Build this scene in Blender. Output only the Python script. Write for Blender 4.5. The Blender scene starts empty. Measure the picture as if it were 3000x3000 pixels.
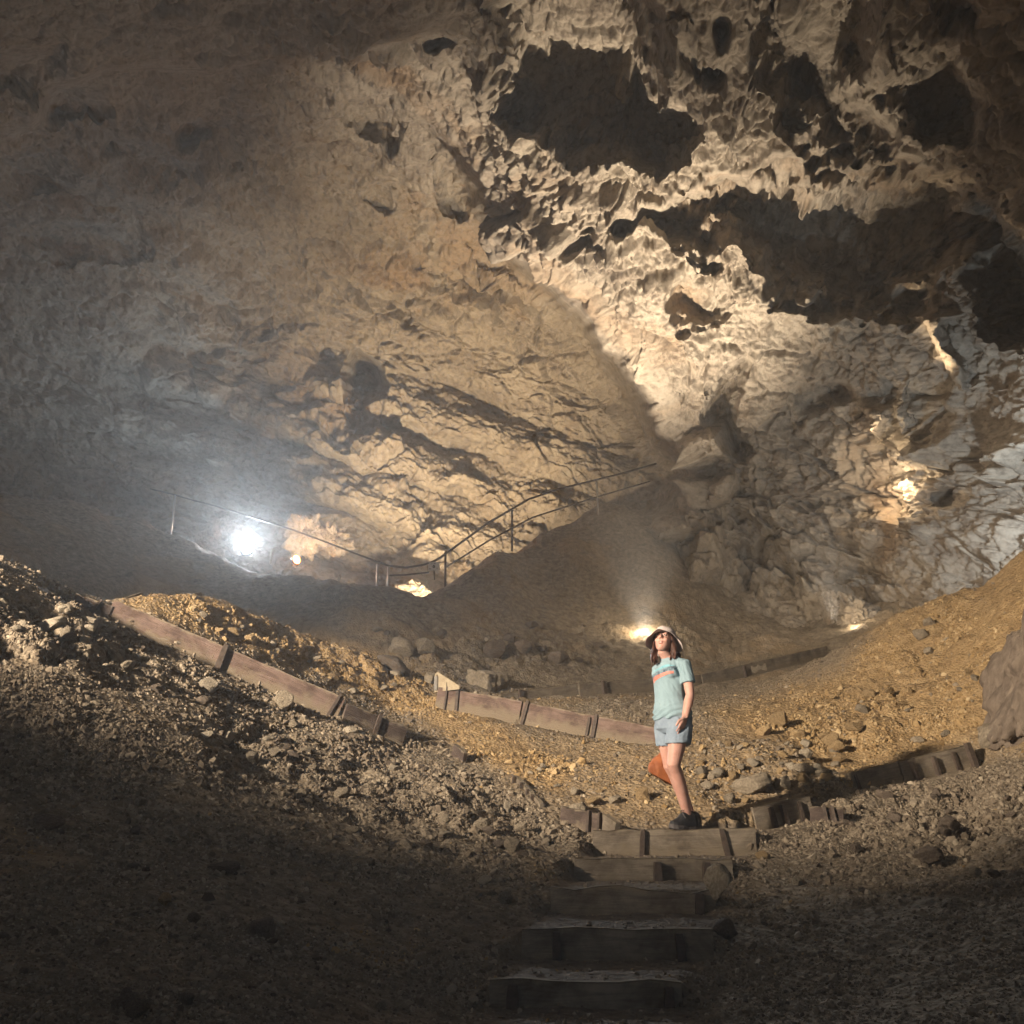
import bpy, bmesh, math, random
import numpy as np
from mathutils import Vector, Matrix, Euler
random.seed(7); RNG = np.random.default_rng(11)
Q = 1.0                                     # mesh density
S = bpy.context.scene
COL = S.collection
EZ = 1.5                                   # eye height above the lowest ground
F = 3075.0; PITCH = math.radians(16.8)
CP, SP = math.cos(PITCH), math.sin(PITCH)

# ------------------------------------------------------------------ helpers
def P(px, py, Y):
    """world point on the sight line of picture position (px,py) at ground distance Y"""
    xc = (px-1500)/F; yc = (1500-py)/F
    dy = CP-yc*SP; dz = SP+yc*CP
    return Vector((xc/dy*Y, Y, EZ+dz/dy*Y))

def proj(x, y, z):
    z = z-EZ
    fw = y*CP+z*SP; up = -y*SP+z*CP
    fw = np.maximum(fw, 1e-3) if isinstance(fw, np.ndarray) else max(fw, 1e-3)
    return 1500+F*x/fw, 1500-F*up/fw

def sstep(a, b, x):
    t = np.clip((x-a)/(b-a), 0, 1); return t*t*(3-2*t)

# vectorised gradient noise
_perm = RNG.permutation(256).astype(np.int32); _perm = np.concatenate([_perm, _perm, _perm])
_g = RNG.normal(size=(256, 3)); _g /= np.linalg.norm(_g, axis=1)[:, None]; _g = _g.astype(np.float32)
def pnoise(x, y, z):
    x = np.asarray(x, np.float32); y = np.asarray(y, np.float32); z = np.asarray(z, np.float32)
    xi = np.floor(x).astype(np.int32); yi = np.floor(y).astype(np.int32); zi = np.floor(z).astype(np.int32)
    fx = x-xi; fy = y-yi; fz = z-zi
    u = fx*fx*fx*(fx*(fx*6-15)+10); v = fy*fy*fy*(fy*(fy*6-15)+10); w = fz*fz*fz*(fz*(fz*6-15)+10)
    xi &= 255; yi &= 255; zi &= 255
    def gr(i, j, k):
        h = _perm[_perm[_perm[(xi+i) & 255]+((yi+j) & 255)]+((zi+k) & 255)]
        g = _g[h]
        return g[..., 0]*(fx-i)+g[..., 1]*(fy-j)+g[..., 2]*(fz-k)
    a = gr(0,0,0); a += u*(gr(1,0,0)-a)
    b = gr(0,1,0); b += u*(gr(1,1,0)-b)
    a += v*(b-a)
    c = gr(0,0,1); c += u*(gr(1,0,1)-c)
    d = gr(0,1,1); d += u*(gr(1,1,1)-d)
    c += v*(d-c)
    return (a+w*(c-a))*1.6
from concurrent.futures import ThreadPoolExecutor
_pool = ThreadPoolExecutor(4)
def par(fn, *arrs):
    arrs = np.broadcast_arrays(*arrs)
    if arrs[0].ndim < 2 or arrs[0].size < 20000: return fn(*arrs)
    parts = list(_pool.map(lambda c: fn(*c), zip(*[np.array_split(np.asarray(q, np.float32), 12, 0) for q in arrs])))
    if isinstance(parts[0], tuple): return tuple(np.concatenate([p[i] for p in parts], 0) for i in range(len(parts[0])))
    return np.concatenate(parts, 0)
def fbm(x, y, z, s, octs, gain=.5, lac=2.03, mode=0):
    return par(lambda a, b, c: _fbm(a, b, c, s, octs, gain, lac, mode), x, y, z)
def worley(x, y, z, s): return par(lambda a, b, c: _worley(a, b, c, s), x, y, z)
def _fbm(x, y, z, s, octs, gain=.5, lac=2.03, mode=0):
    """mode 0 plain, 1 billow, 2 ridged"""
    out = 0; amp = 1.; k = 1./s; tot = 0
    for o in range(octs):
        n = pnoise(x*k+o*13.7, y*k+o*7.1, z*k+o*3.3)
        if mode == 1: n = np.abs(n)*2-.5
        if mode == 2: n = .55-np.abs(n)*1.7
        out = out+n*amp; tot += amp; amp *= gain; k *= lac
    return out/tot
_wr = RNG.random((256, 3)).astype(np.float32)
def _worley(x, y, z, s):
    """F1 distance, F2 distance and a cell id"""
    x = np.asarray(x, np.float32)/s; y = np.asarray(y, np.float32)/s; z = np.asarray(z, np.float32)/s
    xi = np.floor(x).astype(np.int32); yi = np.floor(y).astype(np.int32); zi = np.floor(z).astype(np.int32)
    f1 = np.full(x.shape, 9, np.float32); f2 = f1.copy(); cid = np.zeros(x.shape, np.int32)
    for i in (-1, 0, 1):
        for j in (-1, 0, 1):
            for k in (-1, 0, 1):
                h = _perm[_perm[_perm[(xi+i) & 255]+((yi+j) & 255)]+((zi+k) & 255)]
                r = _wr[h]
                d = (xi+i+r[..., 0]-x)**2+(yi+j+r[..., 1]-y)**2+(zi+k+r[..., 2]-z)**2
                m = d < f1
                f2 = np.where(m, f1, np.minimum(f2, d)); cid = np.where(m, h, cid); f1 = np.where(m, d, f1)
    return np.sqrt(f1), np.sqrt(f2), cid

def grid_mesh(name, X, Y, Z, flip=False):
    nr, nc = X.shape
    co = np.stack([X, Y, Z], -1).reshape(-1, 3).astype(np.float32)
    i = np.arange(nr*nc, dtype=np.int32).reshape(nr, nc)
    q = np.stack([i[:-1, :-1], i[:-1, 1:], i[1:, 1:], i[1:, :-1]], -1).reshape(-1, 4)
    if flip: q = q[:, ::-1]
    return np_mesh(name, co, q)
def np_mesh(name, co, faces, smooth=True):
    me = bpy.data.meshes.new(name); n = faces.shape[1]; nf = len(faces)
    me.vertices.add(len(co)); me.vertices.foreach_set('co', np.ascontiguousarray(co, np.float32).ravel())
    me.loops.add(nf*n); me.loops.foreach_set('vertex_index', np.ascontiguousarray(faces, np.int32).ravel())
    me.polygons.add(nf); me.polygons.foreach_set('loop_start', np.arange(0, nf*n, n, dtype=np.int32))
    me.polygons.foreach_set('use_smooth', np.full(nf, smooth))
    me.update(calc_edges=True); return me
def attr(me, name, val):
    a = me.attributes.new(name, 'FLOAT', 'POINT'); a.data.foreach_set('value', np.ascontiguousarray(val, np.float32).ravel())

def link(name, me, mat=None, parent=None):
    o = bpy.data.objects.new(name, me); COL.objects.link(o)
    if mat is not None and me is not None and not me.materials: me.materials.append(mat)
    if parent is not None: o.parent = parent
    return o
def tag(o, label=None, cat=None, group=None, kind=None):
    if label: o['label'] = label
    if cat: o['category'] = cat
    if group: o['group'] = group
    if kind: o['kind'] = kind
    return o
def empty(name, loc, label, cat, group=None, rz=0):
    o = bpy.data.objects.new(name, None); COL.objects.link(o); o.location = loc; o.rotation_euler.z = rz
    o.empty_display_size = .1
    return tag(o, label, cat, group)
def bm_obj(name, bm, mat, parent=None, smooth=False):
    me = bpy.data.meshes.new(name); bm.normal_update(); bm.to_mesh(me); bm.free()
    if smooth: me.polygons.foreach_set('use_smooth', np.full(len(me.polygons), True))
    return link(name, me, mat, parent)

def bm_tube(bm, pts, rad, seg=10, cap=True):
    """tube through pts; rad scalar / list / list of (rx,ry)"""
    n = len(pts); pts = [Vector(p) for p in pts]; rings = []
    prev = None
    for i, p in enumerate(pts):
        t = (pts[min(i+1, n-1)]-pts[max(i-1, 0)]).normalized()
        if prev is None:
            a = Vector((1, 0, 0)) if abs(t.x) < .8 else Vector((0, 1, 0))
            a = (a-t*a.dot(t)).normalized()
        else:
            a = (prev-t*prev.dot(t)).normalized()
        prev = a; b = t.cross(a)
        r = rad[i] if isinstance(rad, (list, tuple)) else rad
        rx, ry = r if isinstance(r, (list, tuple)) else (r, r)
        rings.append([bm.verts.new(p+a*math.cos(2*math.pi*k/seg)*rx+b*math.sin(2*math.pi*k/seg)*ry) for k in range(seg)])
    for A, B in zip(rings, rings[1:]):
        for k in range(seg):
            bm.faces.new((A[k], A[(k+1) % seg], B[(k+1) % seg], B[k]))
    if cap:
        bm.faces.new(rings[0][::-1]); bm.faces.new(rings[-1])
    return rings
def bm_loft(bm, rings, cap=True):
    """rings: list of lists of points, equal length"""
    R = [[bm.verts.new(p) for p in r] for r in rings]; n = len(R[0])
    for A, B in zip(R, R[1:]):
        for k in range(n):
            bm.faces.new((A[k], A[(k+1) % n], B[(k+1) % n], B[k]))
    if cap:
        bm.faces.new(R[0][::-1]); bm.faces.new(R[-1])
    return R
def bm_box(bm, c, ux, uy, uz, sx, sy, sz):
    c = Vector(c); vs = []
    for a in (-1, 1):
        for b in (-1, 1):
            for d in (-1, 1):
                vs.append(bm.verts.new(c+ux*(a*sx/2)+uy*(b*sy/2)+uz*(d*sz/2)))
    for f in ((0,1,3,2),(4,6,7,5),(0,4,5,1),(2,3,7,6),(0,2,6,4),(1,5,7,3)):
        bm.faces.new([vs[i] for i in f])
    return vs

# ------------------------------------------------------------------ materials
def nmat(name, rough=.9):
    m = bpy.data.materials.new(name); m.use_nodes = True
    nt = m.node_tree; b = nt.nodes['Principled BSDF']
    b.inputs['Roughness'].default_value = rough
    b.inputs['Specular IOR Level'].default_value = .25
    return m, nt, b
def node(nt, typ, **kw):
    n = nt.nodes.new(typ)
    for k, v in kw.items():
        if k in n.inputs.keys() if isinstance(k, str) else False: n.inputs[k].default_value = v
        else: setattr(n, k, v)
    return n
def ramp(nt, fac, stops):
    r = nt.nodes.new('ShaderNodeValToRGB'); e = r.color_ramp.elements
    while len(e) < len(stops): e.new(.5)
    for el, (p, c) in zip(e, stops): el.position = p; el.color = (*c, 1)
    nt.links.new(fac, r.inputs[0]); return r.outputs[0]
def mixc(nt, fac, a, b, blend='MIX'):
    m = nt.nodes.new('ShaderNodeMix'); m.data_type = 'RGBA'; m.blend_type = blend
    for s, v in ((m.inputs[0], fac), (m.inputs[6], a), (m.inputs[7], b)):
        if isinstance(v, (int, float)): s.default_value = v
        elif isinstance(v, tuple): s.default_value = (*v, 1)
        else: nt.links.new(v, s)
    return m.outputs[2]
def noise_n(nt, scale, detail=4, rough=.55, dist=0, vec=None):
    n = node(nt, 'ShaderNodeTexNoise'); n.inputs['Scale'].default_value = scale; n.inputs['Detail'].default_value = detail
    n.inputs['Roughness'].default_value = rough; n.inputs['Distortion'].default_value = dist
    if vec is not None: nt.links.new(vec, n.inputs['Vector'])
    return n.outputs['Fac']
def coord(nt, which='Object', scale=None):
    t = nt.nodes.new('ShaderNodeTexCoord'); v = t.outputs[which]
    if scale:
        mp = nt.nodes.new('ShaderNodeMapping'); mp.inputs['Scale'].default_value = scale; nt.links.new(v, mp.inputs['Vector']); v = mp.outputs[0]
    return v
def bump(nt, b, h, strength, dist, prev=None):
    n = nt.nodes.new('ShaderNodeBump'); n.inputs['Strength'].default_value = strength; n.inputs['Distance'].default_value = dist
    nt.links.new(h, n.inputs['Height'])
    if prev is not None: nt.links.new(prev, n.inputs['Normal'])
    nt.links.new(n.outputs[0], b.inputs['Normal']); return n.outputs[0]

def simple(name, c, c2=None, scale=20, rough=.85, bstr=.3, bdist=.004, bscale=None, sc=None):
    m, nt, b = nmat(name, rough); v = coord(nt, 'Object', sc)
    c2 = c2 or tuple(x*.7 for x in c)
    nt.links.new(ramp(nt, noise_n(nt, scale, 5, .6, .3, v), [(.3, c2), (.7, c)]), b.inputs['Base Color'])
    if bstr: bump(nt, b, noise_n(nt, bscale or scale*4, 4, .6, 0, v), bstr, bdist)
    return m
M = {}
# limestone of the cave
m, nt, b = nmat('limestone', .92); v = coord(nt)
c = ramp(nt, noise_n(nt, .35, 6, .6, .6, v), [(.3, (.14, .112, .085)), (.5, (.235, .193, .146)), (.72, (.35, .30, .232))])
c = mixc(nt, ramp(nt, noise_n(nt, 1.6, 7, .68, .4, v), [(.40, (0, 0, 0)), (.64, (1, 1, 1))]), c, (.30, .255, .197))
rust = ramp(nt, noise_n(nt, .22, 4, .6, .8, v), [(.56, (0, 0, 0)), (.70, (.65, .65, .65))])
c = mixc(nt, rust, c, (.24, .155, .085))
pit = ramp(nt, noise_n(nt, 5.5, 6, .72, .2, v), [(.34, (.55, .52, .5)), (.52, (1, 1, 1))])
c = mixc(nt, 1.0, c, pit, 'MULTIPLY')
nt.links.new(c, b.inputs['Base Color'])
n1 = bump(nt, b, noise_n(nt, 3.2, 9, .68, .5, v), .9, .10)
M['rock'] = m
# soil / gravel of the floor: ochre earth where the attribute is 1, plus the painted lit berm
m, nt, b = nmat('cave_soil', .95); v = coord(nt)
at = nt.nodes.new('ShaderNodeAttribute'); at.attribute_name = 'ochre'
tr = nt.nodes.new('ShaderNodeAttribute'); tr.attribute_name = 'trodden'
g = ramp(nt, noise_n(nt, 9, 8, .7, .2, v), [(.32, (.10, .08, .058)), (.5, (.195, .16, .117)), (.68, (.30, .255, .19))])
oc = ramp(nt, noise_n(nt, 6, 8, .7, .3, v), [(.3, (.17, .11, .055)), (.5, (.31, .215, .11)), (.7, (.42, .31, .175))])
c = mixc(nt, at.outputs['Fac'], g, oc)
c = mixc(nt, tr.outputs['Fac'], c, ramp(nt, noise_n(nt, 12, 6, .6, 0, v), [(.35, (.13, .105, .08)), (.65, (.20, .165, .125))]))
nt.links.new(c, b.inputs['Base Color'])
vo = nt.nodes.new('ShaderNodeTexVoronoi'); vo.inputs['Scale'].default_value = 28; nt.links.new(v, vo.inputs['Vector'])
n1 = bump(nt, b, vo.outputs['Distance'], .6, .03)
bump(nt, b, noise_n(nt, 60, 6, .7, 0, v), .7, .012, n1)
M['soil'] = m
def stone_mat(name, stops, sc=7):
    m, nt, b = nmat(name, .9); v = coord(nt)
    oi = nt.nodes.new('ShaderNodeObjectInfo')
    c = ramp(nt, noise_n(nt, sc, 7, .65, .3, v), stops)
    hs = nt.nodes.new('ShaderNodeHueSaturation'); nt.links.new(c, hs.inputs['Color'])
    mr = nt.nodes.new('ShaderNodeMapRange'); mr.inputs[3].default_value = .7; mr.inputs[4].default_value = 1.25
    nt.links.new(oi.outputs['Random'], mr.inputs[0]); nt.links.new(mr.outputs[0], hs.inputs['Value'])
    nt.links.new(hs.outputs[0], b.inputs['Base Color'])
    bump(nt, b, noise_n(nt, sc*3, 8, .7, .2, v), .8, .03)
    return m
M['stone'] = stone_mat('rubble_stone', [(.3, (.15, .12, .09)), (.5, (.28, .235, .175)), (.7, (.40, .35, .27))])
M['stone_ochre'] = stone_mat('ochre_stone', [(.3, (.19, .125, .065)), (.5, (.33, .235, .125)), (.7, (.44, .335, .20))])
M['stone_pale'] = stone_mat('pale_stone', [(.3, (.22, .185, .14)), (.5, (.33, .285, .22)), (.7, (.44, .39, .31))])
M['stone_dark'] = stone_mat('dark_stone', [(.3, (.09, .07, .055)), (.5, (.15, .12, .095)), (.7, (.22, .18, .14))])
def gravel_mat(name, stops):
    m, nt, b = nmat(name, .9); v = coord(nt)
    at = nt.nodes.new('ShaderNodeAttribute'); at.attribute_name = 'tone'
    nt.links.new(ramp(nt, at.outputs['Fac'], stops), b.inputs['Base Color'])
    bump(nt, b, noise_n(nt, 70, 4, .7, 0, v), .5, .008); return m
M['gravel'] = gravel_mat('gravel', [(0, (.085, .066, .05)), (.5, (.185, .15, .11)), (1, (.34, .29, .22))])
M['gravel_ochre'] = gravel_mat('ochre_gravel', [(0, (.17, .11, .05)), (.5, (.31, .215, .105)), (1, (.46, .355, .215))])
def wood_mat(name, a, bcol, rough=.88):
    m, nt, b = nmat(name, rough); v = coord(nt, 'Object', (1.5, 14, 14)); ob = coord(nt)
    c = ramp(nt, noise_n(nt, 2.2, 7, .65, .8, v), [(.3, a), (.7, bcol)])
    st = ramp(nt, noise_n(nt, 3.2, 6, .68, .6, ob), [(.38, (.38, .35, .33)), (.60, (1, 1, 1))])
    c = mixc(nt, .85, c, st, 'MULTIPLY')
    sx = nt.nodes.new('ShaderNodeSeparateXYZ'); nt.links.new(ob, sx.inputs[0])      # mud splashed on the lower half, dust on the top edge
    ad = nt.nodes.new('ShaderNodeMath'); ad.operation = 'MULTIPLY_ADD'; nt.links.new(sx.outputs['Z'], ad.inputs[0]); ad.inputs[1].default_value = -2.6
    nn = noise_n(nt, 7, 6, .7, .4, ob); nt.links.new(nn, ad.inputs[2])
    mud = ramp(nt, ad.outputs[0], [(.78, (0, 0, 0)), (1.0, (.9, .9, .9))])
    c = mixc(nt, mud, c, (.19, .155, .11))
    ad2 = nt.nodes.new('ShaderNodeMath'); ad2.operation = 'MULTIPLY_ADD'; nt.links.new(sx.outputs['Z'], ad2.inputs[0]); ad2.inputs[1].default_value = 9; nt.links.new(nn, ad2.inputs[2])
    dust = ramp(nt, ad2.outputs[0], [(.36, (0, 0, 0)), (.52, (.8, .8, .8))])
    c = mixc(nt, dust, c, (.24, .20, .145))
    nt.links.new(c, b.inputs['Base Color']); bump(nt, b, noise_n(nt, 5, 8, .7, .6, v), .7, .014); return m
M['board_red'] = wood_mat('weathered_brown_board', (.11, .075, .062), (.225, .16, .135))
M['board_grey'] = wood_mat('weathered_grey_board', (.15, .125, .10), (.29, .25, .195))
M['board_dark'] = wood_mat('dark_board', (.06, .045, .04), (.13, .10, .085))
M['stake'] = simple('rusty_stake', (.10, .075, .06), (.045, .035, .03), 30, .7)
M['steel'] = simple('dull_galvanised_steel', (.42, .41, .39), (.25, .24, .22), 40, .45, .1)
M['steel'].node_tree.nodes['Principled BSDF'].inputs['Metallic'].default_value = .6
M['plate'] = simple('dusty_steel_plate', (.40, .34, .24), (.25, .2, .14), 12, .7, .2)
M['lampbody'] = simple('black_lamp_housing', (.03, .03, .03), (.015, .015, .015), 30, .5, .1)
def emit(name, col, s):
    m = bpy.data.materials.new(name); m.use_nodes = True; nt = m.node_tree; b = nt.nodes['Principled BSDF']
    b.inputs['Base Color'].default_value = (*col, 1); b.inputs['Emission Color'].default_value = (*col, 1); b.inputs['Emission Strength'].default_value = s
    return m
# ------------------------------------------------------------------ the boards (picture position, distance) drive the ground too
def dz_of(px, py, Y): return P(px, py, Y)
# (top left px,py,Y, top right px,py,Y, height, ground in front below top, material)
BOARDS = {
 'long':   ((335,1757,10.0),(1012,2046,10.6),.30,'board_red'),
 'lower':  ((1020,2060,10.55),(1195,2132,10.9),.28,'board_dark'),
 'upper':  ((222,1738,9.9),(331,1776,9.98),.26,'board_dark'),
 'midl':   ((1285,2012,13.2),(1530,2054,12.8),.30,'board_red'),
 'midr':   ((1535,2056,12.75),(1925,2132,12.0),.30,'board_red'),
 'farl':   ((1445,2034,16.0),(1690,2005,17.0),.30,'board_grey'),
 'farm':   ((1696,2004,17.0),(2050,1976,18.6),.28,'board_grey'),
 'farr':   ((2056,1975,18.6),(2420,1893,21.0),.26,'board_grey'),
 'curve':  ((2205,2364,9.30),(2372,2330,9.44),.235,'board_grey'),
 'hill1':  ((2492,2263,10.4),(2628,2232,10.48),.22,'board_grey'),
 'hill2':  ((2634,2231,10.48),(2836,2181,10.66),.25,'board_grey'),
}
STAIRS = []      # (Y, z_top, z_bot, xl, xr)
z = None
for (pt, pb, pl, pr) in [(2431,2503,1757,2190),(2513,2575,1705,2118),(2600,2672,1640,2062),(2715,2805,1560,2050),(2868,2945,1470,1950)]:
    rt = (P(1500, pt, 1).z-EZ); rb = (P(1500, pb, 1).z-EZ)
    Y = 8.5 if z is None else z/rt
    zt = rt*Y; z = rb*Y
    xl = P(pl, pb, Y).x; xr = P(pr, pb, Y).x
    STAIRS.append((Y, zt+EZ, z+EZ, xl, xr))
while STAIRS[-1][0] > 1.2:
    Y, zt, zb, xl, xr = STAIRS[-1]
    STAIRS.append((Y-.85, zb, zb-.13, xl-.02, xr-.02))
    z = zb-.13
print('stairs', [tuple(round(v, 2) for v in s) for s in STAIRS])

# ------------------------------------------------------------------ ground
GP = [ # picture x, y, distance on the ground
 (0,3000,2.9),(500,3000,3.2),(1000,3000,3.75),(1400,3000,4.4),(0,2800,3.6),(0,2500,4.9),(0,2200,5.9),(0,2000,6.7),(0,1900,7.4),(60,1780,8.2),
 (600,2600,5.1),(600,2800,4.1),(300,2350,5.9),(600,2200,7.2),(300,2050,7.3),(300,1930,8.4),(1000,2800,4.7),(1000,2500,6.5),(1300,2700,5.7),(1400,2500,7.1),
 (800,2300,7.6),(1000,2250,8.6),(1250,2300,8.8),(1550,2440,8.2),(1400,2380,8.6),(700,2080,9.3),(900,2150,9.6),
 (1200,2200,10.8),(1400,2200,11.0),(1500,2280,10.0),(1650,2350,9.4),(1700,2230,10.9),(1850,2190,11.2),(1850,2330,9.6),(2000,2320,9.7),(2000,2220,10.6),
 (2050,2395,9.15),(1850,2410,9.1),(2200,2220,10.4),(2300,2280,10.0),(2400,2230,10.6),
 (2050,2090,12.6),(2200,2055,13.4),(2400,1995,14.4),(2100,2150,11.6),
 (2500,2150,11.6),(2700,2100,11.8),(2800,1950,12.8),(2650,1960,13.4),(2820,1800,13.8),(2500,2060,12.6),(2900,1720,14.2),(2950,1640,14.6),(3000,1600,14.4),(2930,2100,11.2),(2900,1900,12.2),
 (2600,1830,15.0),(2750,1745,15.2),(2450,1925,15.0),
 (2250,2470,8.5),(2400,2420,9.0),(2600,2350,9.6),(2800,2300,10.0),(3000,2330,9.3),(2450,2600,6.9),(2800,2600,6.3),(3000,2600,5.8),(2300,2700,6.0),(2500,2850,4.8),(3000,3000,3.6),(2500,3000,4.1),(2080,3000,4.5),(2150,2800,5.3),
 (0,1640,10.2),(150,1692,10.0),(300,1738,10.6),(450,1748,11.4),(600,1757,12.8),(720,1792,12.9),(900,1848,13.6),(1050,1905,13.8),(1200,1965,14.2),(700,1850,11.9),(900,1950,12.6),(1100,2035,13.1),(500,1800,11.0),
 (0,1560,25),(300,1562,25),(450,1577,24.5),(600,1612,23.5),(800,1682,22.5),(1000,1717,22.5),(1240,1757,22.5),(500,1680,20.5),(800,1760,19.5),(1050,1830,18),
 (1350,1692,23.5),(1450,1622,24.5),(1600,1542,25.5),(1750,1482,26.2),(1900,1500,26.6),(1600,1680,23.8),(1800,1740,23.5),
 (1450,2062,14.4),(1600,2066,14.6),(1800,2052,15.6),(2000,2032,16.8),(2200,1988,18.0),(2350,1945,19.0),(1250,1960,16.5),(1500,1950,18.5),(1500,1850,20),(1800,1900,20.5),(2000,1935,19.6),(2300,1885,21.2),(2100,1860,22.5),(1300,1880,18.5),(2500,1800,24),(2700,1700,23),
]
pts = [P(*g) for g in GP]
# the ground drops behind every crest that stands against the cave wall
for g in [(0,1560,25),(300,1562,25),(450,1577,24.5),(600,1612,23.5),(800,1682,22.5),(1000,1717,22.5),(1240,1757,22.5)]:
    p = P(*g); pts.append(Vector((p.x*1.13, p.y*1.13, p.z-1.1)))
for g in [(1350,1692,23.5),(1450,1622,24.5)]:
    p = P(*g); pts.append(Vector((p.x*1.12, p.y*1.12, p.z-1.2)))
for g in [(1600,1542,25.5),(1750,1482,26.2)]:
    p = P(*g); pts.append(Vector((p.x*1.1, p.y*1.1, p.z-.6)))
for g in [(0,1640,10.2),(150,1692,10.0),(300,1738,10.4)]:
    p = P(*g); pts.append(Vector((p.x*1.22, p.y*1.22, p.z-.55)))
for g in [(720,1792,12.9),(900,1848,13.6),(1050,1905,13.8),(600,1757,12.8)]:
    p = P(*g); pts.append(Vector((p.x*1.15, p.y*1.15, p.z-.5)))
for g in [(2750,1745,15.2),(2950,1640,14.6),(3000,1600,14.4)]:
    p = P(*g); pts.append(Vector((p.x*1.16, p.y*1.16, p.z-1.3)))
for q in [(-6,2.5,2.2),(-8,8,5.0),(-10,-3,2.6),(-5,-3,.6),(6,2.5,1.7),(6.5,8,3.4),(6,-3,.6),(0.2,0,.02),(0.2,-4,-.6),(-12,16,7.5),(-20,26,10),(14,13,7.5),(18,24,9),(10,27,6),(0,31,5.5),(-10,34,8),(-22,10,9),(20,9,8),(5,32,6.5),(14,-2,4)]:
    pts.append(Vector(q))
PT = np.array([tuple(p) for p in pts])
# thin plate fit, distances measured in a log-polar way so that near and far points weigh alike
def warp(x, y):
    r = np.sqrt(x*x+(y+4)**2)+1e-6
    s = np.log(r/4)*7/r
    return x*s, (y+4)*s
def tps_k(d2): return np.where(d2 > 1e-12, .5*d2*np.log(d2+1e-12), 0)
wx, wy = warp(PT[:, 0], PT[:, 1]); Aq = np.stack([wx, wy], 1); n = len(Aq)
K_ = tps_k(((Aq[:, None]-Aq[None])**2).sum(-1))+np.eye(n)*.012
Pm = np.concatenate([np.ones((n, 1)), Aq], 1)
L_ = np.block([[K_, Pm], [Pm.T, np.zeros((3, 3))]])
W_ = np.linalg.solve(L_, np.concatenate([PT[:, 2], np.zeros(3)]))
def base_h(x, y):
    sx, sy = warp(x, y); out = W_[n]+W_[n+1]*sx+W_[n+2]*sy
    for i in range(n):
        out = out+W_[i]*tps_k((sx-Aq[i, 0])**2+(sy-Aq[i, 1])**2)
    return out
def resize(a, shape):
    r = np.linspace(0, a.shape[0]-1, shape[0]); c = np.linspace(0, a.shape[1]-1, shape[1])
    r0 = np.minimum(r.astype(int), a.shape[0]-2); c0 = np.minimum(c.astype(int), a.shape[1]-2)
    fr = (r-r0)[:, None]; fc = (c-c0)[None]
    return (a[r0][:, c0]*(1-fr)*(1-fc)+a[r0+1][:, c0]*fr*(1-fc)+a[r0][:, c0+1]*(1-fr)*fc+a[r0+1][:, c0+1]*fr*fc)

NR, NC = int(1250*Q), int(1150*Q)
t = np.linspace(0, 1, NR); rad = 1.3*(36/1.3)**t
u = np.linspace(-1, 1, NC); ang = np.radians(np.sign(u)*(np.abs(u)*27+np.clip(np.abs(u)-.8, 0, 1)**2*1250))
GX = np.sin(ang)[None]*rad[:, None]; GY = np.cos(ang)[None]*rad[:, None]
sr, sc_ = 420, 400
hx = resize(GX, (sr, sc_)); hy = resize(GY, (sr, sc_))
H = resize(base_h(hx, hy), (NR, NC))
H0 = H.copy()
# masks in world space
ppx, ppy = proj(GX, GY, H)
def wpoly_mask(poly, soft):
    return sstep(soft, -soft, sd_poly(ppx, ppy, poly))
def sd_poly(x, y, poly):
    return par(lambda a, b: _sd_poly(a, b, poly), x, y)
def _sd_poly(x, y, poly):
    d = np.full(x.shape, 1e12, np.float32); s = np.ones(x.shape, np.float32); N = len(poly)
    for i in range(N):
        ax, ay = poly[i]; bx, by = poly[i-1]
        ex, ey = bx-ax, by-ay; wx_, wy_ = x-ax, y-ay
        tt = np.clip((wx_*ex+wy_*ey)/(ex*ex+ey*ey+1e-9), 0, 1)
        d = np.minimum(d, (wx_-ex*tt)**2+(wy_-ey*tt)**2)
        c1 = y >= ay; c2 = y < by; c3 = ex*wy_ > ey*wx_
        s = np.where((c1 & c2 & c3) | (~c1 & ~c2 & ~c3), -s, s)
    return s*np.sqrt(d)
nz = lambda s, o, g=.5, m=0, off=0: fbm(GX+off, GY, H0*.6, s, o, g, mode=m)
big = nz(2.2, 4); mid = nz(.55, 4, .55, 1, 9); fine = nz(.14, 3, .6, 1, 31)
w1, w2, cid = worley(GX, GY, H0, .42)
chunk = _wr[cid][..., 0]*sstep(.02, .3, w2-w1)
near = np.clip(rad[:, None]/9, .35, 1.6)
rough = .55+.45*sstep(-.25, .35, nz(3.1, 3, .5, 0, 50))
craggy = np.maximum.reduce([.6*wpoly_mask([(650,2040),(1000,2120),(1400,2280),(1700,2420),(1500,2560),(1100,2450),(750,2330),(560,2150)], 90),
                            wpoly_mask([(-100,1740),(220,1770),(420,1900),(420,2000),(150,1960),(-100,1900)], 50),
                            .3*wpoly_mask([(2150,2190),(2440,2170),(2480,2290),(2300,2340),(2120,2330)], 40),
                            .8*wpoly_mask([(2400,2350),(2700,2300),(3100,2250),(3100,2520),(2750,2520),(2480,2460)], 50),
                            .9*wpoly_mask([(560,1770),(900,1850),(1180,1960),(1150,2030),(900,1960),(620,1830)], 30),
                            .38*wpoly_mask([(2380,2090),(2500,1990),(2700,1800),(2900,1650),(3100,1560),(3100,2120),(2840,2160),(2500,2240)], 50),
                            .7*wpoly_mask([(1050,1850),(1700,1850),(1900,1950),(1400,1980),(1200,1960)], 40)])
H = H+big*.10*rough*near+mid*.055*rough*near+fine*.016*near
H = H+craggy*(chunk*.13+fbm(GX, GY, H0, .9, 5, .55, mode=1)*.22-.08)*np.clip(near, .5, 1.2)
far = sstep(15, 20, rad)[:, None]
H = H+far*(nz(3.0, 4, .55, 1, 70)*.35-.05)
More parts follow.
